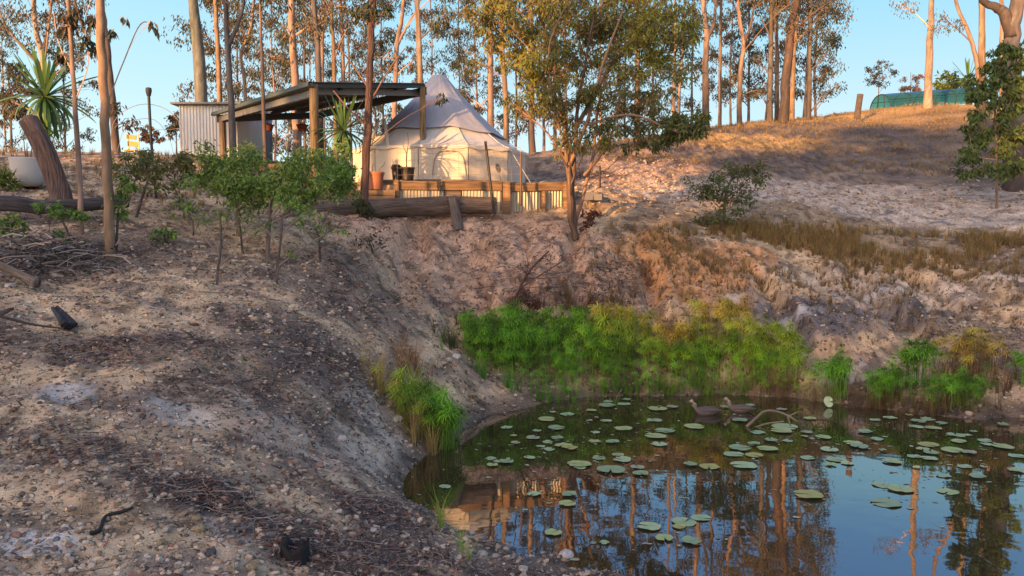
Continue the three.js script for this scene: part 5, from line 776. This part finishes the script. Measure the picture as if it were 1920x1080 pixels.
{ // scraps of leaf and seed floating between the pads
  const q = rng(404), list = []; for (let k = 0; k < 700; k++) { const b = items2[Math.floor(q() * items2.length)], x = b.x + gauss(q) * .45, z = b.z + gauss(q) * .6; if (height(x, z) > -.02) continue; const s = .008 + .035 * q() ** 3; list.push([rootMat(V(x, .004, z), V(s, 1, s * (.4 + .6 * q())), q() * 6.28), blend(rgb(.12, .1, .06), rgb(.3, .32, .18), rgb(.42, .4, .28))(q())]); }
  const g = new Geo(); const c = g.vert(V(0, .002, 0), rgb(1, 1, 1)); for (let s = 0; s <= 7; s++) { const a = s / 7 * 6.2832; g.vert(V(Math.cos(a) * (.7 + .5 * hash(s % 7, 4)), .001, Math.sin(a) * (.7 + .5 * hash(s % 7, 4))), rgb(1, 1, 1)); if (s) g.tri(c, c + s + 1, c + s); }
  const m = instanced('floating_scraps', g.build(), std({ vertexColors: true, roughness: .7 }), list); m.userData.kind = 'stuff'; tag(m, 'scraps of leaf floating on the pond between the lily pads', 'debris');
}
// ---- ducks
{
  const duck = (px, py, len, label, turn) => {
    const [a, b] = ray(px, py), d = -EYE / b, t = thing('duck', V(a * d, 0, -d), label, 'duck', undefined); t.rotation.y = turn; const k = len / .56;
    const loft = (rows, col, S = 16) => { const g = new Geo(), n = rows.length; rows.forEach(([x, y, w, h, tilt = 0], j) => { for (let s = 0; s <= S; s++) { const an = s / S * Math.PI * 2, u = Math.sin(an) * h, v = Math.cos(an) * w; g.vert(V((x - u * Math.sin(tilt)) * k, (y + u * Math.cos(tilt)) * k, v * k), col(j / (n - 1), Math.sin(an), an)); } }); for (let j = 0; j < n - 1; j++) for (let s = 0; s < S; s++) { const q = j * (S + 1) + s; g.quad(q, q + 1, q + S + 2, q + S + 1); } return g.build(); };
    // x runs from the tail (+) to the bill (-): body, breast, neck and head in one skin
    const rows = [[.29, .075, .004, .003], [.26, .07, .03, .012], [.2, .058, .065, .035], [.12, .045, .09, .06], [.02, .035, .105, .075], [-.07, .035, .1, .078], [-.135, .05, .08, .075, .15], [-.165, .085, .055, .06, .7], [-.178, .125, .046, .052, 1.25], [-.182, .165, .038, .042, 1.5], [-.19, .2, .041, .046, 1.2], [-.205, .228, .046, .054, .6], [-.232, .236, .042, .046, .1], [-.256, .228, .028, .03, 0], [-.262, .222, .018, .016, 0], [-.27, .22, .004, .004, 0]];
    part('body', loft(rows, (t, up, an) => { const head = t > .6, f = .8 + .5 * noise(t * 34, an * 3 + px); if (head) { const crown = up > .45; return crown ? rgb(.035, .028, .022) : rgb(.42 * f, .34 * f, .26 * f); } return t > .42 ? rgb(.2 * f, .145 * f, .105 * f) : rgb(.11 * f, .083 * f, .07 * f); }), std({ vertexColors: true, roughness: .7 }), t);
    part('bill', loft([[-.262, .22, .017, .014], [-.29, .212, .015, .009], [-.318, .208, .016, .006], [-.326, .207, .008, .003]], () => rgb(.1, .1, .095), 10), M.paint, t);
    for (const s of [-1, 1]) { const wg = loft([[.24, .085, .004, .006], [.16, .085, .012, .025], [.05, .075, .015, .045], [-.06, .07, .012, .04], [-.11, .07, .004, .01]], (q, u, an) => { const f = .7 + .7 * noise(q * 14, an * 2); return rgb(.09 * f, .07 * f, .062 * f); }, 12); wg.translate(0, 0, s * .088 * k); part('wing', wg, std({ vertexColors: true, roughness: .65 }), t); part('eye', new THREE.SphereGeometry(.006 * k, 8, 6).translate(-.225 * k, .236 * k, s * .034 * k), std({ color: rgb(.01, .008, .006), roughness: .2 }), t); }
    return t;
  };
  duck(1322, 777, .5, 'brown duck swimming at the left of the pair, its whole body in open water', .06);
  duck(1386, 772, .46, 'brown duck swimming at the right of the pair, near the dead branch', -.25);
}
// ---- dead branch rising out of the pond
{
  const [a, b] = ray(1440, 800), d = -EYE / b, t = thing('dead_branch', V(a * d, 0, -d), 'forked dead branch sticking out of the pond among lily pads', 'branch'), Q = (x, y) => { const p = at(x, y, d).sub(t.position); return p; }, col = (l) => { const f = .75 + .5 * noise(l * 6, 1); return rgb(.22 * f, .17 * f, .13 * f); };
  for (const [r0, ...p] of [[.022, [1400, 800], [1420, 782], [1432, 772], [1450, 770], [1475, 778], [1495, 790]], [.014, [1476, 778], [1481, 795], [1486, 812]], [.016, [1385, 806], [1412, 802], [1440, 794], [1470, 790]], [.01, [1412, 802], [1404, 815]], [.01, [1480, 780], [1497, 772], [1505, 771]]]) { const g = new Geo(); g.tube(curve(p.map(([x, y]) => { const q = Q(x, y); return q; }), 14), (u) => r0 * (1 - .5 * u), 7, col, true, .2); part('limb', g.build(), M.twig, t); }
}
// ---- stones
const rockGeo = (seed, flat = .6) => { const g0 = new THREE.IcosahedronGeometry(1, 2), P = g0.attributes.position, r = rng(seed), cuts = []; for (let k = 0; k < 9; k++) cuts.push([V(gauss(r), gauss(r), gauss(r)).normalize(), .55 + .35 * r()]); const v = V(); for (let k = 0; k < P.count; k++) { v.fromBufferAttribute(P, k); for (const [n, c] of cuts) { const e = v.dot(n) - c; if (e > 0) v.addScaledVector(n, -e * .92); } P.setXYZ(k, v.x * (.9 + .25 * hash(seed, 1)), v.y * flat, v.z * (.8 + .3 * hash(seed, 2))); } g0.computeVertexNormals(); g0.setAttribute('color', new THREE.BufferAttribute(new Float32Array(P.count * 3).fill(1), 3)); return g0; };
const pebbleGeo = (seed) => { const g0 = new THREE.DodecahedronGeometry(1, 0), P = g0.attributes.position, v = V(); for (let k = 0; k < P.count; k++) { v.fromBufferAttribute(P, k); const f = .75 + .5 * hash(Math.round(v.x * 50) + seed, Math.round(v.y * 50), Math.round(v.z * 50)); P.setXYZ(k, v.x * f, v.y * f * .6, v.z * f * .85); } g0.computeVertexNormals(); g0.setAttribute('color', new THREE.BufferAttribute(new Float32Array(P.count * 3).fill(1), 3)); return g0; };
{
  const geos = [1, 2, 3, 4, 5].map((k) => rockGeo(k * 13, .55 + .1 * (k % 3))), tones = { p: [rgb(.5, .43, .36), 'pale grey'], y: [rgb(.42, .31, .17), 'yellowish'], r: [rgb(.42, .24, .17), 'reddish'], d: [rgb(.09, .09, .1), 'dark'], w: [rgb(.56, .52, .48), 'whitish'] }, mats = {}, r = rng(61);
  for (const k in tones) mats[k] = std({ color: tones[k][0], map: again(blotch, 2), bumpMap: again(blotch, 3), bumpScale: .01 }), mats[k].color.multiplyScalar(1.7);
  const L = [[28, 1012, 24, 'r'], [18, 1072, 22, 'p'], [128, 1042, 22, 'p'], [215, 1060, 20, 'y'], [312, 1008, 22, 'p'], [135, 1060, 14, 'p'], [131, 1030, 16, 'r'], [368, 975, 22, 'y'], [372, 1000, 30, 'y'], [418, 985, 20, 'p'], [395, 1045, 24, 'd'], [421, 945, 18, 'r'], [472, 952, 24, 'y'], [302, 1028, 20, 'y'], [470, 1065, 24, 'y'], [435, 1078, 18, 'y'], [322, 1030, 14, 'r'], [375, 1030, 22, 'y'], [413, 1020, 14, 'w'], [665, 1047, 14, 'p'], [700, 995, 16, 'w'], [757, 1008, 18, 'p'], [875, 1045, 24, 'p'], [905, 1040, 22, 'p'], [930, 1046, 18, 'p'], [948, 1032, 14, 'p'], [980, 1070, 24, 'p'], [1060, 1047, 34, 'w'], [1094, 1050, 12, 'p'], [735, 978, 18, 'p'], [775, 983, 14, 'p'], [1020, 1062, 10, 'p'], [885, 1000, 12, 'w'], [70, 750, 22, 'p'], [162, 752, 16, 'y'], [235, 746, 12, 'w'], [200, 885, 18, 'p'], [145, 875, 20, 'p'], [65, 840, 22, 'p'], [330, 898, 18, 'w'], [355, 900, 10, 'w'], [280, 840, 12, 'p'], [95, 775, 18, 'p'], [478, 602, 18, 'y'], [18, 540, 24, 'w'], [60, 543, 14, 'w'], [110, 568, 14, 'p'], [590, 755, 14, 'w'], [640, 830, 22, 'w'], [690, 855, 18, 'p'], [600, 880, 20, 'r'], [545, 870, 14, 'r'], [855, 672, 20, 'w'], [842, 680, 14, 'p'], [805, 672, 10, 'w'], [745, 790, 26, 'p'], [705, 780, 16, 'w'], [560, 985, 16, 'w'], [605, 1010, 14, 'y'], [650, 1000, 12, 'p']];
  for (const [px, py, w, k] of L) {
    const p = hit(px, py), R = wide(w, -p.z) / 2, m = shadows(new THREE.Mesh(geos[Math.floor(r() * 5)], mats[k])); m.name = numbered('stone'); m.position.set(p.x, p.y + R * .12, p.z); m.scale.set(R, R * (.8 + .3 * r()), R * .9); m.rotation.set(gauss(r) * .3, r() * 6.28, gauss(r) * .3); scene.add(m);
    const where = py > 960 && px > 680 ? 'on the muddy shore at the water' : py > 930 ? 'on the rubbly ground along the bottom edge' : px > 780 ? 'beside the papyrus bed' : py < 620 ? 'below the stick pile on the slope' : 'on the crumbly left slope';
    tag(m, `${tones[k][1]} angular stone lying ${where}`, 'stone', `${tones[k][1]} stones ${where}`);
  }
  // loose gravel
  const peb = [1, 2, 3].map(pebbleGeo), lists = [[], [], []], col = blend(rgb(.11, .085, .075), rgb(.33, .24, .16), rgb(.45, .34, .24), rgb(.62, .52, .4), rgb(.4, .23, .13)), q = rng(62);
  const many = (n, fn) => { for (let k = 0; k < n; k++) { const [x, z, s] = fn(); const h = height(x, z); if (h < -.05) continue; const c = col(q() ** 1.1); if (h < .1) c.multiplyScalar(.75); lists[Math.floor(q() * 3)].push([rootMat(V(x, h + s * .1, z), V(s * (.7 + .6 * q()), s * (.6 + .5 * q()), s * (.7 + .6 * q())), q() * 6.28, gauss(q) * .4, gauss(q) * .4), c]); } };
  many(15000, () => { const d = 4 + 7.5 * q() ** 1.3, x = lerp(-.72, .14 + .1 * (d < 7), q()) * d; return [x, -d, (.005 + .019 * q() ** 4) * (.8 + d * .06)]; });
  many(6000, () => { const d = 4.2 + 2.6 * q(), x = lerp(-.72, .25, q()) * d; return [x, -d, .006 + .03 * q() ** 5]; });
  many(14000, () => { const d = 9 + 9.5 * q(), x = lerp(-.68, .7, q()) * d; return [x, -d, .011 + .04 * q() ** 4]; });
  many(6000, () => { const t = q(), x = lerp(3, 18, t), d = 23 + gauss(q) * 2.2; return [x, -d, .015 + .045 * q() ** 4]; });
  many(2500, () => { const x = lerp(1.5, 6, q()), d = 18.5 + 9 * q(); return [x, -d, .012 + .05 * q() ** 4]; });
  lists.forEach((l, k) => { const m = instanced('gravel', peb[k], std({ vertexColors: true, roughness: .95 }), l); m.userData.kind = 'stuff'; tag(m, ['small crumbled stones strewn over the slopes and the drive', 'rounded small stones strewn over the slopes and the drive', 'sharp small stones strewn over the slopes and the drive'][k], 'gravel'); });
}
// ---- leaf litter, twigs, dry grass
{
  const leafGeo = (() => { const g = new Geo(); g.strap([V(-1, 0, 0), V(-.4, .16, 0), V(.3, .2, .05), V(1, .05, .15)], [.02, .2, .17, .01], V(0, .2, 1).normalize(), rgb(1, 1, 1)); return g.build(); })();
  const r = rng(71), list = [], cols = [rgb(.09, .068, .062), rgb(.15, .11, .095), rgb(.3, .22, .17), rgb(.1, .08, .08), rgb(.36, .28, .22), rgb(.3, .13, .08)];
  const litterSpots = ZONES.filter(([c]) => c === LITTER).map((z) => z[2]);
  for (let k = 0; k < 42000; k++) {
    let x, z; if (r() < .6) { const s = litterSpots[Math.floor(r() * litterSpots.length)]; x = s[0] + gauss(r) * s[2] * .8; z = s[1] + gauss(r) * s[3] * .8; } else { const d = 4.2 + 13 * r(); x = lerp(-.7, .68, r()) * d; z = -d; }
    const h = height(x, z); if (h < .03 || -z < 4) continue; if (fbm(x * 1.9 + 20, z * 1.9, 4) < .42 + .12 * r() && r() < .7) continue;
    const c = cols[Math.floor(r() ** 1.2 * cols.length)].clone().multiplyScalar(.7 + .6 * r()), s = (.014 + .024 * r()) * (1 + .03 * -z);
    list.push([rootMat(V(x, h + .008, z), s, r() * 6.28, gauss(r) * .5, gauss(r) * .5), c]);
  }
  const m = instanced('leaf_litter', leafGeo, M.grass, list); m.userData.kind = 'stuff'; tag(m, 'fallen brown and grey gum leaves scattered over the slopes', 'leaf litter');
  const twigGeos = [1, 2, 3].map((k) => { const g = new Geo(), q = rng(k * 7), p = [V(-1, .02, 0)]; for (let s = 1; s <= 4; s++) p.push(V(-1 + s * .5, .05 + .12 * q(), gauss(q) * .16)); g.tube(p, (t) => .022 * (1 - .5 * t), 4, rgb(1, 1, 1), false); if (k > 1) g.tube([p[2], V().copy(p[2]).add(V(.35, .12, .3))], .012, 3, rgb(1, 1, 1), false); return g.build(); });
  const tw = [[], [], []];
  const tcol = blend(rgb(.09, .07, .065), rgb(.17, .13, .11), rgb(.3, .25, .215), rgb(.42, .37, .33));
  const put = (x, z, s, lift = 0) => { const h = height(x, z); if (h < .02) return; tw[Math.floor(r() * 3)].push([rootMat(V(x, h + .006 + lift, z), s, r() * 6.28, gauss(r) * .2, gauss(r) * (lift ? .5 : .2)), tcol(r() ** 1.2)]); };
  for (let k = 0; k < 5200; k++) { if (r() < .6) { const s = litterSpots[Math.floor(r() * litterSpots.length)]; put(s[0] + gauss(r) * s[2] * .8, s[1] + gauss(r) * s[3] * .8, .045 + .15 * r() ** 3); } else { const d = 4.2 + 14 * r(); put(lerp(-.7, .7, r()) * d, -d, .045 + .15 * r() ** 3); } }
  for (let k = 0; k < 500; k++) { const p = at(1000 + gauss(r) * 160, 520, 15.4); put(p.x, p.z + gauss(r) * 1.4, .1 + .3 * r() ** 2, .02); }
  tw.forEach((l, k) => { const t = instanced('fallen_twigs', twigGeos[k], M.twig, l); t.userData.kind = 'stuff'; tag(t, ['plain short sticks lying about the slopes', 'forked sticks lying about the slopes', 'bent forked sticks lying about the slopes'][k], 'twigs'); });
  // heap of dead sticks at the left edge
  const heap = hit(70, 505, 7), H = thing('stick_pile', heap, 'tangled pile of dead twigs and branches at the left edge', 'stick pile'), g = new Geo(), q = rng(72);
  for (let k = 0; k < 240; k++) { const x = heap.x + gauss(q) * .75, z = heap.z - .3 + gauss(q) * .6, y = height(x, z) + .02 + Math.abs(gauss(q)) * .22, an = q() * 6.28, l = .12 + .4 * q(), e = gauss(q) * .5, p = V(x, y, z).sub(heap), c = tcol(q()); g.tube([p, V().copy(p).add(V(Math.cos(an) * l * .5, e * l * .5 + .03, Math.sin(an) * l * .5)), V().copy(p).add(V(Math.cos(an + .3) * l, e * l, Math.sin(an + .3) * l))], .004 + .01 * q() ** 3, 4, c, false); }
  part('sticks', g.build(), M.twig, H);
  { const lf = new Geo(), q2 = rng(73); for (let k = 0; k < 420; k++) { const x = heap.x + .1 + gauss(q2) * .6, z = heap.z - .3 + gauss(q2) * .5, y = height(x, z) + .05 + Math.abs(gauss(q2)) * .25, dir = V(gauss(q2), gauss(q2) * .5, gauss(q2)).normalize(); lf.leaf(V(x, y, z).sub(heap), dir, V(q2() - .5, q2() - .5, q2() - .5).cross(dir).normalize(), .09, .014, [rgb(.05, .065, .04), rgb(.1, .09, .08), rgb(.14, .12, .1)][Math.floor(q2() * 3)]); } part('dead_leaves', lf.build(), M.leaf, H); }
  // single dropped leaves that show
  const big = (() => { const a = new Geo(); a.strap([V(-1, .1, 0), V(-.5, .3, 0), V(.1, .34, .1), V(.6, .2, .1), V(1, .02, .2)], [.05, .4, .5, .3, .02], V(0, .15, 1).normalize(), rgb(1, 1, 1)); return a.build(); })(), rust = std({ vertexColors: true, color: rgb(.42, .17, .1), roughness: .8 });
  for (const [px, py, w, label] of [[178, 524, 20, 'rust red fallen leaf below the tan pole trunk'], [215, 533, 14, 'smaller rust red fallen leaf right of the tan pole trunk'], [355, 548, 14, 'rust fallen leaf on the slope before the crooked bare shrub'], [125, 652, 16, 'tan curled fallen leaf on the slope below the dark split stump']]) { const p = hit(px, py), R = wide(w, -p.z) / 2; const m2 = solo('fallen_leaf', big, rust, V(p.x, p.y + .01, p.z), label, 'leaf'); m2.scale.setScalar(R); m2.rotation.y = px; }
  // dry grass on the bank top and the hill
  const tuft = [1, 2, 3].map((k) => { const g2 = new Geo(), q3 = rng(k * 5); for (let n = 0; n < 12; n++) { const az = q3() * 6.28, b = .2 + .5 * q3(), h = .5 + .5 * q3(), o = V(gauss(q3) * .12, -.04, gauss(q3) * .12), p = [0, .5, 1].map((t) => V(o.x + Math.cos(az) * b * h * t * t, o.y + h * t, o.z + Math.sin(az) * b * h * t * t)); g2.strap(p, [.016, .013, .002], V(-Math.sin(az), 0, Math.cos(az)), (u) => rgb(.8 + .3 * u, .8 + .25 * u, .75)); } return g2.build(); });
  const gl = [[], [], []], gcol = blend(rgb(.17, .125, .08), rgb(.31, .215, .11), rgb(.43, .3, .145), rgb(.22, .18, .085));
  const tu = (x, z, s, t = r()) => { const h = height(x, z); if (h < .25 || driveWeight(x, z) > .35) return; gl[Math.floor(r() * 3)].push([rootMat(V(x, h, z), V(s * 1.2, s, s * 1.2), r() * 6.28), gcol(t).multiplyScalar(.75 + .5 * r())]); };
  const strip = (n, x0, x1, dOf, w, s) => { for (let k = 0; k < n; k++) { const px = lerp(x0, x1, r()), d = dOf(px) + gauss(r) * w, x = (px - 960) / FOCAL * d; if (fbm(x * .8 + 5, d * .8, 3) < .36 + .16 * r()) continue; tu(x, -d, s * (.6 + .8 * r())); } };
  strip(1300, 1100, 1440, (p) => lerp(18.2, 18.8, (p - 1100) / 340), .8, .2); strip(2300, 1400, 1980, (p) => lerp(18.8, 18.3, (p - 1400) / 580), .9, .25); strip(800, 1150, 1980, () => 17, .8, .2); strip(500, 1100, 1980, () => 15.4, 1.2, .16);
  for (let k = 0; k < 9000; k++) { const d = 27 + 18 * r(), px = lerp(1060, 1990, r()), x = (px - 960) / FOCAL * d; const patch = fbm(x * .5 + 9, d * .5, 3); if (d < 36 && patch < .52 && r() < .75) continue; tu(x, -d, .08 + .12 * r(), d > 37 ? .5 + .3 * r() : r()); }
  for (let k = 0; k < 2500; k++) { const d = 14 + 12 * r(), px = lerp(-30, 640, r()), x = (px - 960) / FOCAL * d; if (fbm(x, d, 3) > .5) tu(x, -d, .1 + .12 * r()); }
  gl.forEach((l, k) => { const t = instanced('dry_grass', tuft[k], M.grass, l); t.userData.kind = 'stuff'; tag(t, ['straight dry grass tufts on the bank top and the hill', 'curved dry grass tufts on the bank top and the hill', 'thin dry grass tufts on the bank top and the hill'][k], 'grass'); });
}
{ // burnt lump by the bottom edge: a hollow piece of charred trunk
  const p = hit(555, 1050), t = thing('charred_log', p, 'jagged black charred piece of log on the shore near the bottom edge', 'charred log'), g = new Geo(), S = 26, R = .085;
  const rim = (a) => .13 * (.55 + .45 * Math.abs(Math.cos(a))) * (.75 + .5 * noise(a * 3, 4)), rows = [];
  for (let j = 0; j <= 8; j++) { const row = []; for (let s = 0; s <= S; s++) { const a = s / S * 6.2832, u = j <= 4 ? j / 4 : (8 - j) / 4, q = (j <= 4 ? R * (1.1 - .1 * u) : R * .62) * (1 + .35 * (noise(Math.cos(a) * 2 + 3, Math.sin(a) * 2 + u * 2) - .5)); row.push(g.vert(V(Math.cos(a) * q * 1.15, -.04 + (j <= 4 ? u : u * .98 + .02) * (rim(a) + .04), Math.sin(a) * q), rgb(.012, .011, .011))); } rows.push(row); }
  for (let j = 0; j < 8; j++) for (let s = 0; s < S; s++) g.quad(rows[j][s], rows[j][s + 1], rows[j + 1][s + 1], rows[j + 1][s]);
  part('shell', g.build(), std({ vertexColors: true, roughness: .8, bumpMap: again(blotch, 2), bumpScale: .02 }), t);
  const b = hit(228, 1000), c = new Geo(), o = V(b.x, b.y, b.z); c.tube(curve([hit(170, 1012), hit(185, 1000), hit(200, 978), hit(232, 968), hit(250, 966)].map((v) => v.sub(o).add(V(0, .015, 0))), 14), (u) => .012 * (1 - .3 * u), 6, rgb(.025, .022, .02), true, .3); solo('black_branch', c.build(), M.twig, o, 'thin curved blackened branch on the pale ground at the bottom left', 'branch');
}
// ------------------------------------------------------------------ trees of the ridge behind the viewer: they keep the low sun off most of the bank and let it through in patches
{
  const T = [], r = rng(93), lists = [[], []];
  const shadeAt = (px, py, d, tau, R) => { const p = d ? at(px, py, d) : hit(px, py); T.push([p.addScaledVector(sunDir, tau), R]); };
  for (const [px, py, d, R] of SHADE) shadeAt(px, py, d, 62 + 8 * r(), R);
  const leafQ = (() => { const g = new Geo(), q = rng(3); for (let k = 0; k < 46; k++) { const p = V(gauss(q) * .55, gauss(q) * .55, gauss(q) * .55), dir = V(gauss(q), gauss(q) - .4, gauss(q)).normalize(); g.leaf(p, dir, V(q() - .5, q() - .5, q() - .5).cross(dir).normalize(), .34, .09, rgb(.07, .085, .04)); } return g.build(); })();
  const trunkQ = (() => { const g = new Geo(); g.tube([V(0, 0, 0), V(0, .5, 0), V(0, 1, 0)], [.22, .17, .1], 8, rgb(.35, .26, .2)); return g.build(); })();
  for (const [c, R] of T) { const n = Math.round(34 * R * R); for (let k = 0; k < n; k++) { const v = V(gauss(r), gauss(r), gauss(r)).multiplyScalar(.5 * R); lists[0].push([rootMat(v.add(c), .5 + .3 * r(), r() * 6.28, r() * 6.28)]); } const g = height(c.x, c.z); lists[1].push([rootMat(V(c.x, g - .2, c.z), V(1, c.y - g + .4, 1), 0)]); }
  const m = instanced('ridge_woods', leafQ, M.leaf, lists[0]); m.userData.kind = 'stuff'; tag(m, 'leafy tree crowns of the wood on the ridge behind the viewer', 'woods');
  const n = instanced('ridge_woods', trunkQ, M.bark, lists[1]); n.userData.kind = 'stuff'; tag(n, 'tree trunks of the wood on the ridge behind the viewer', 'woods');
}
renderer.render(scene, camera);
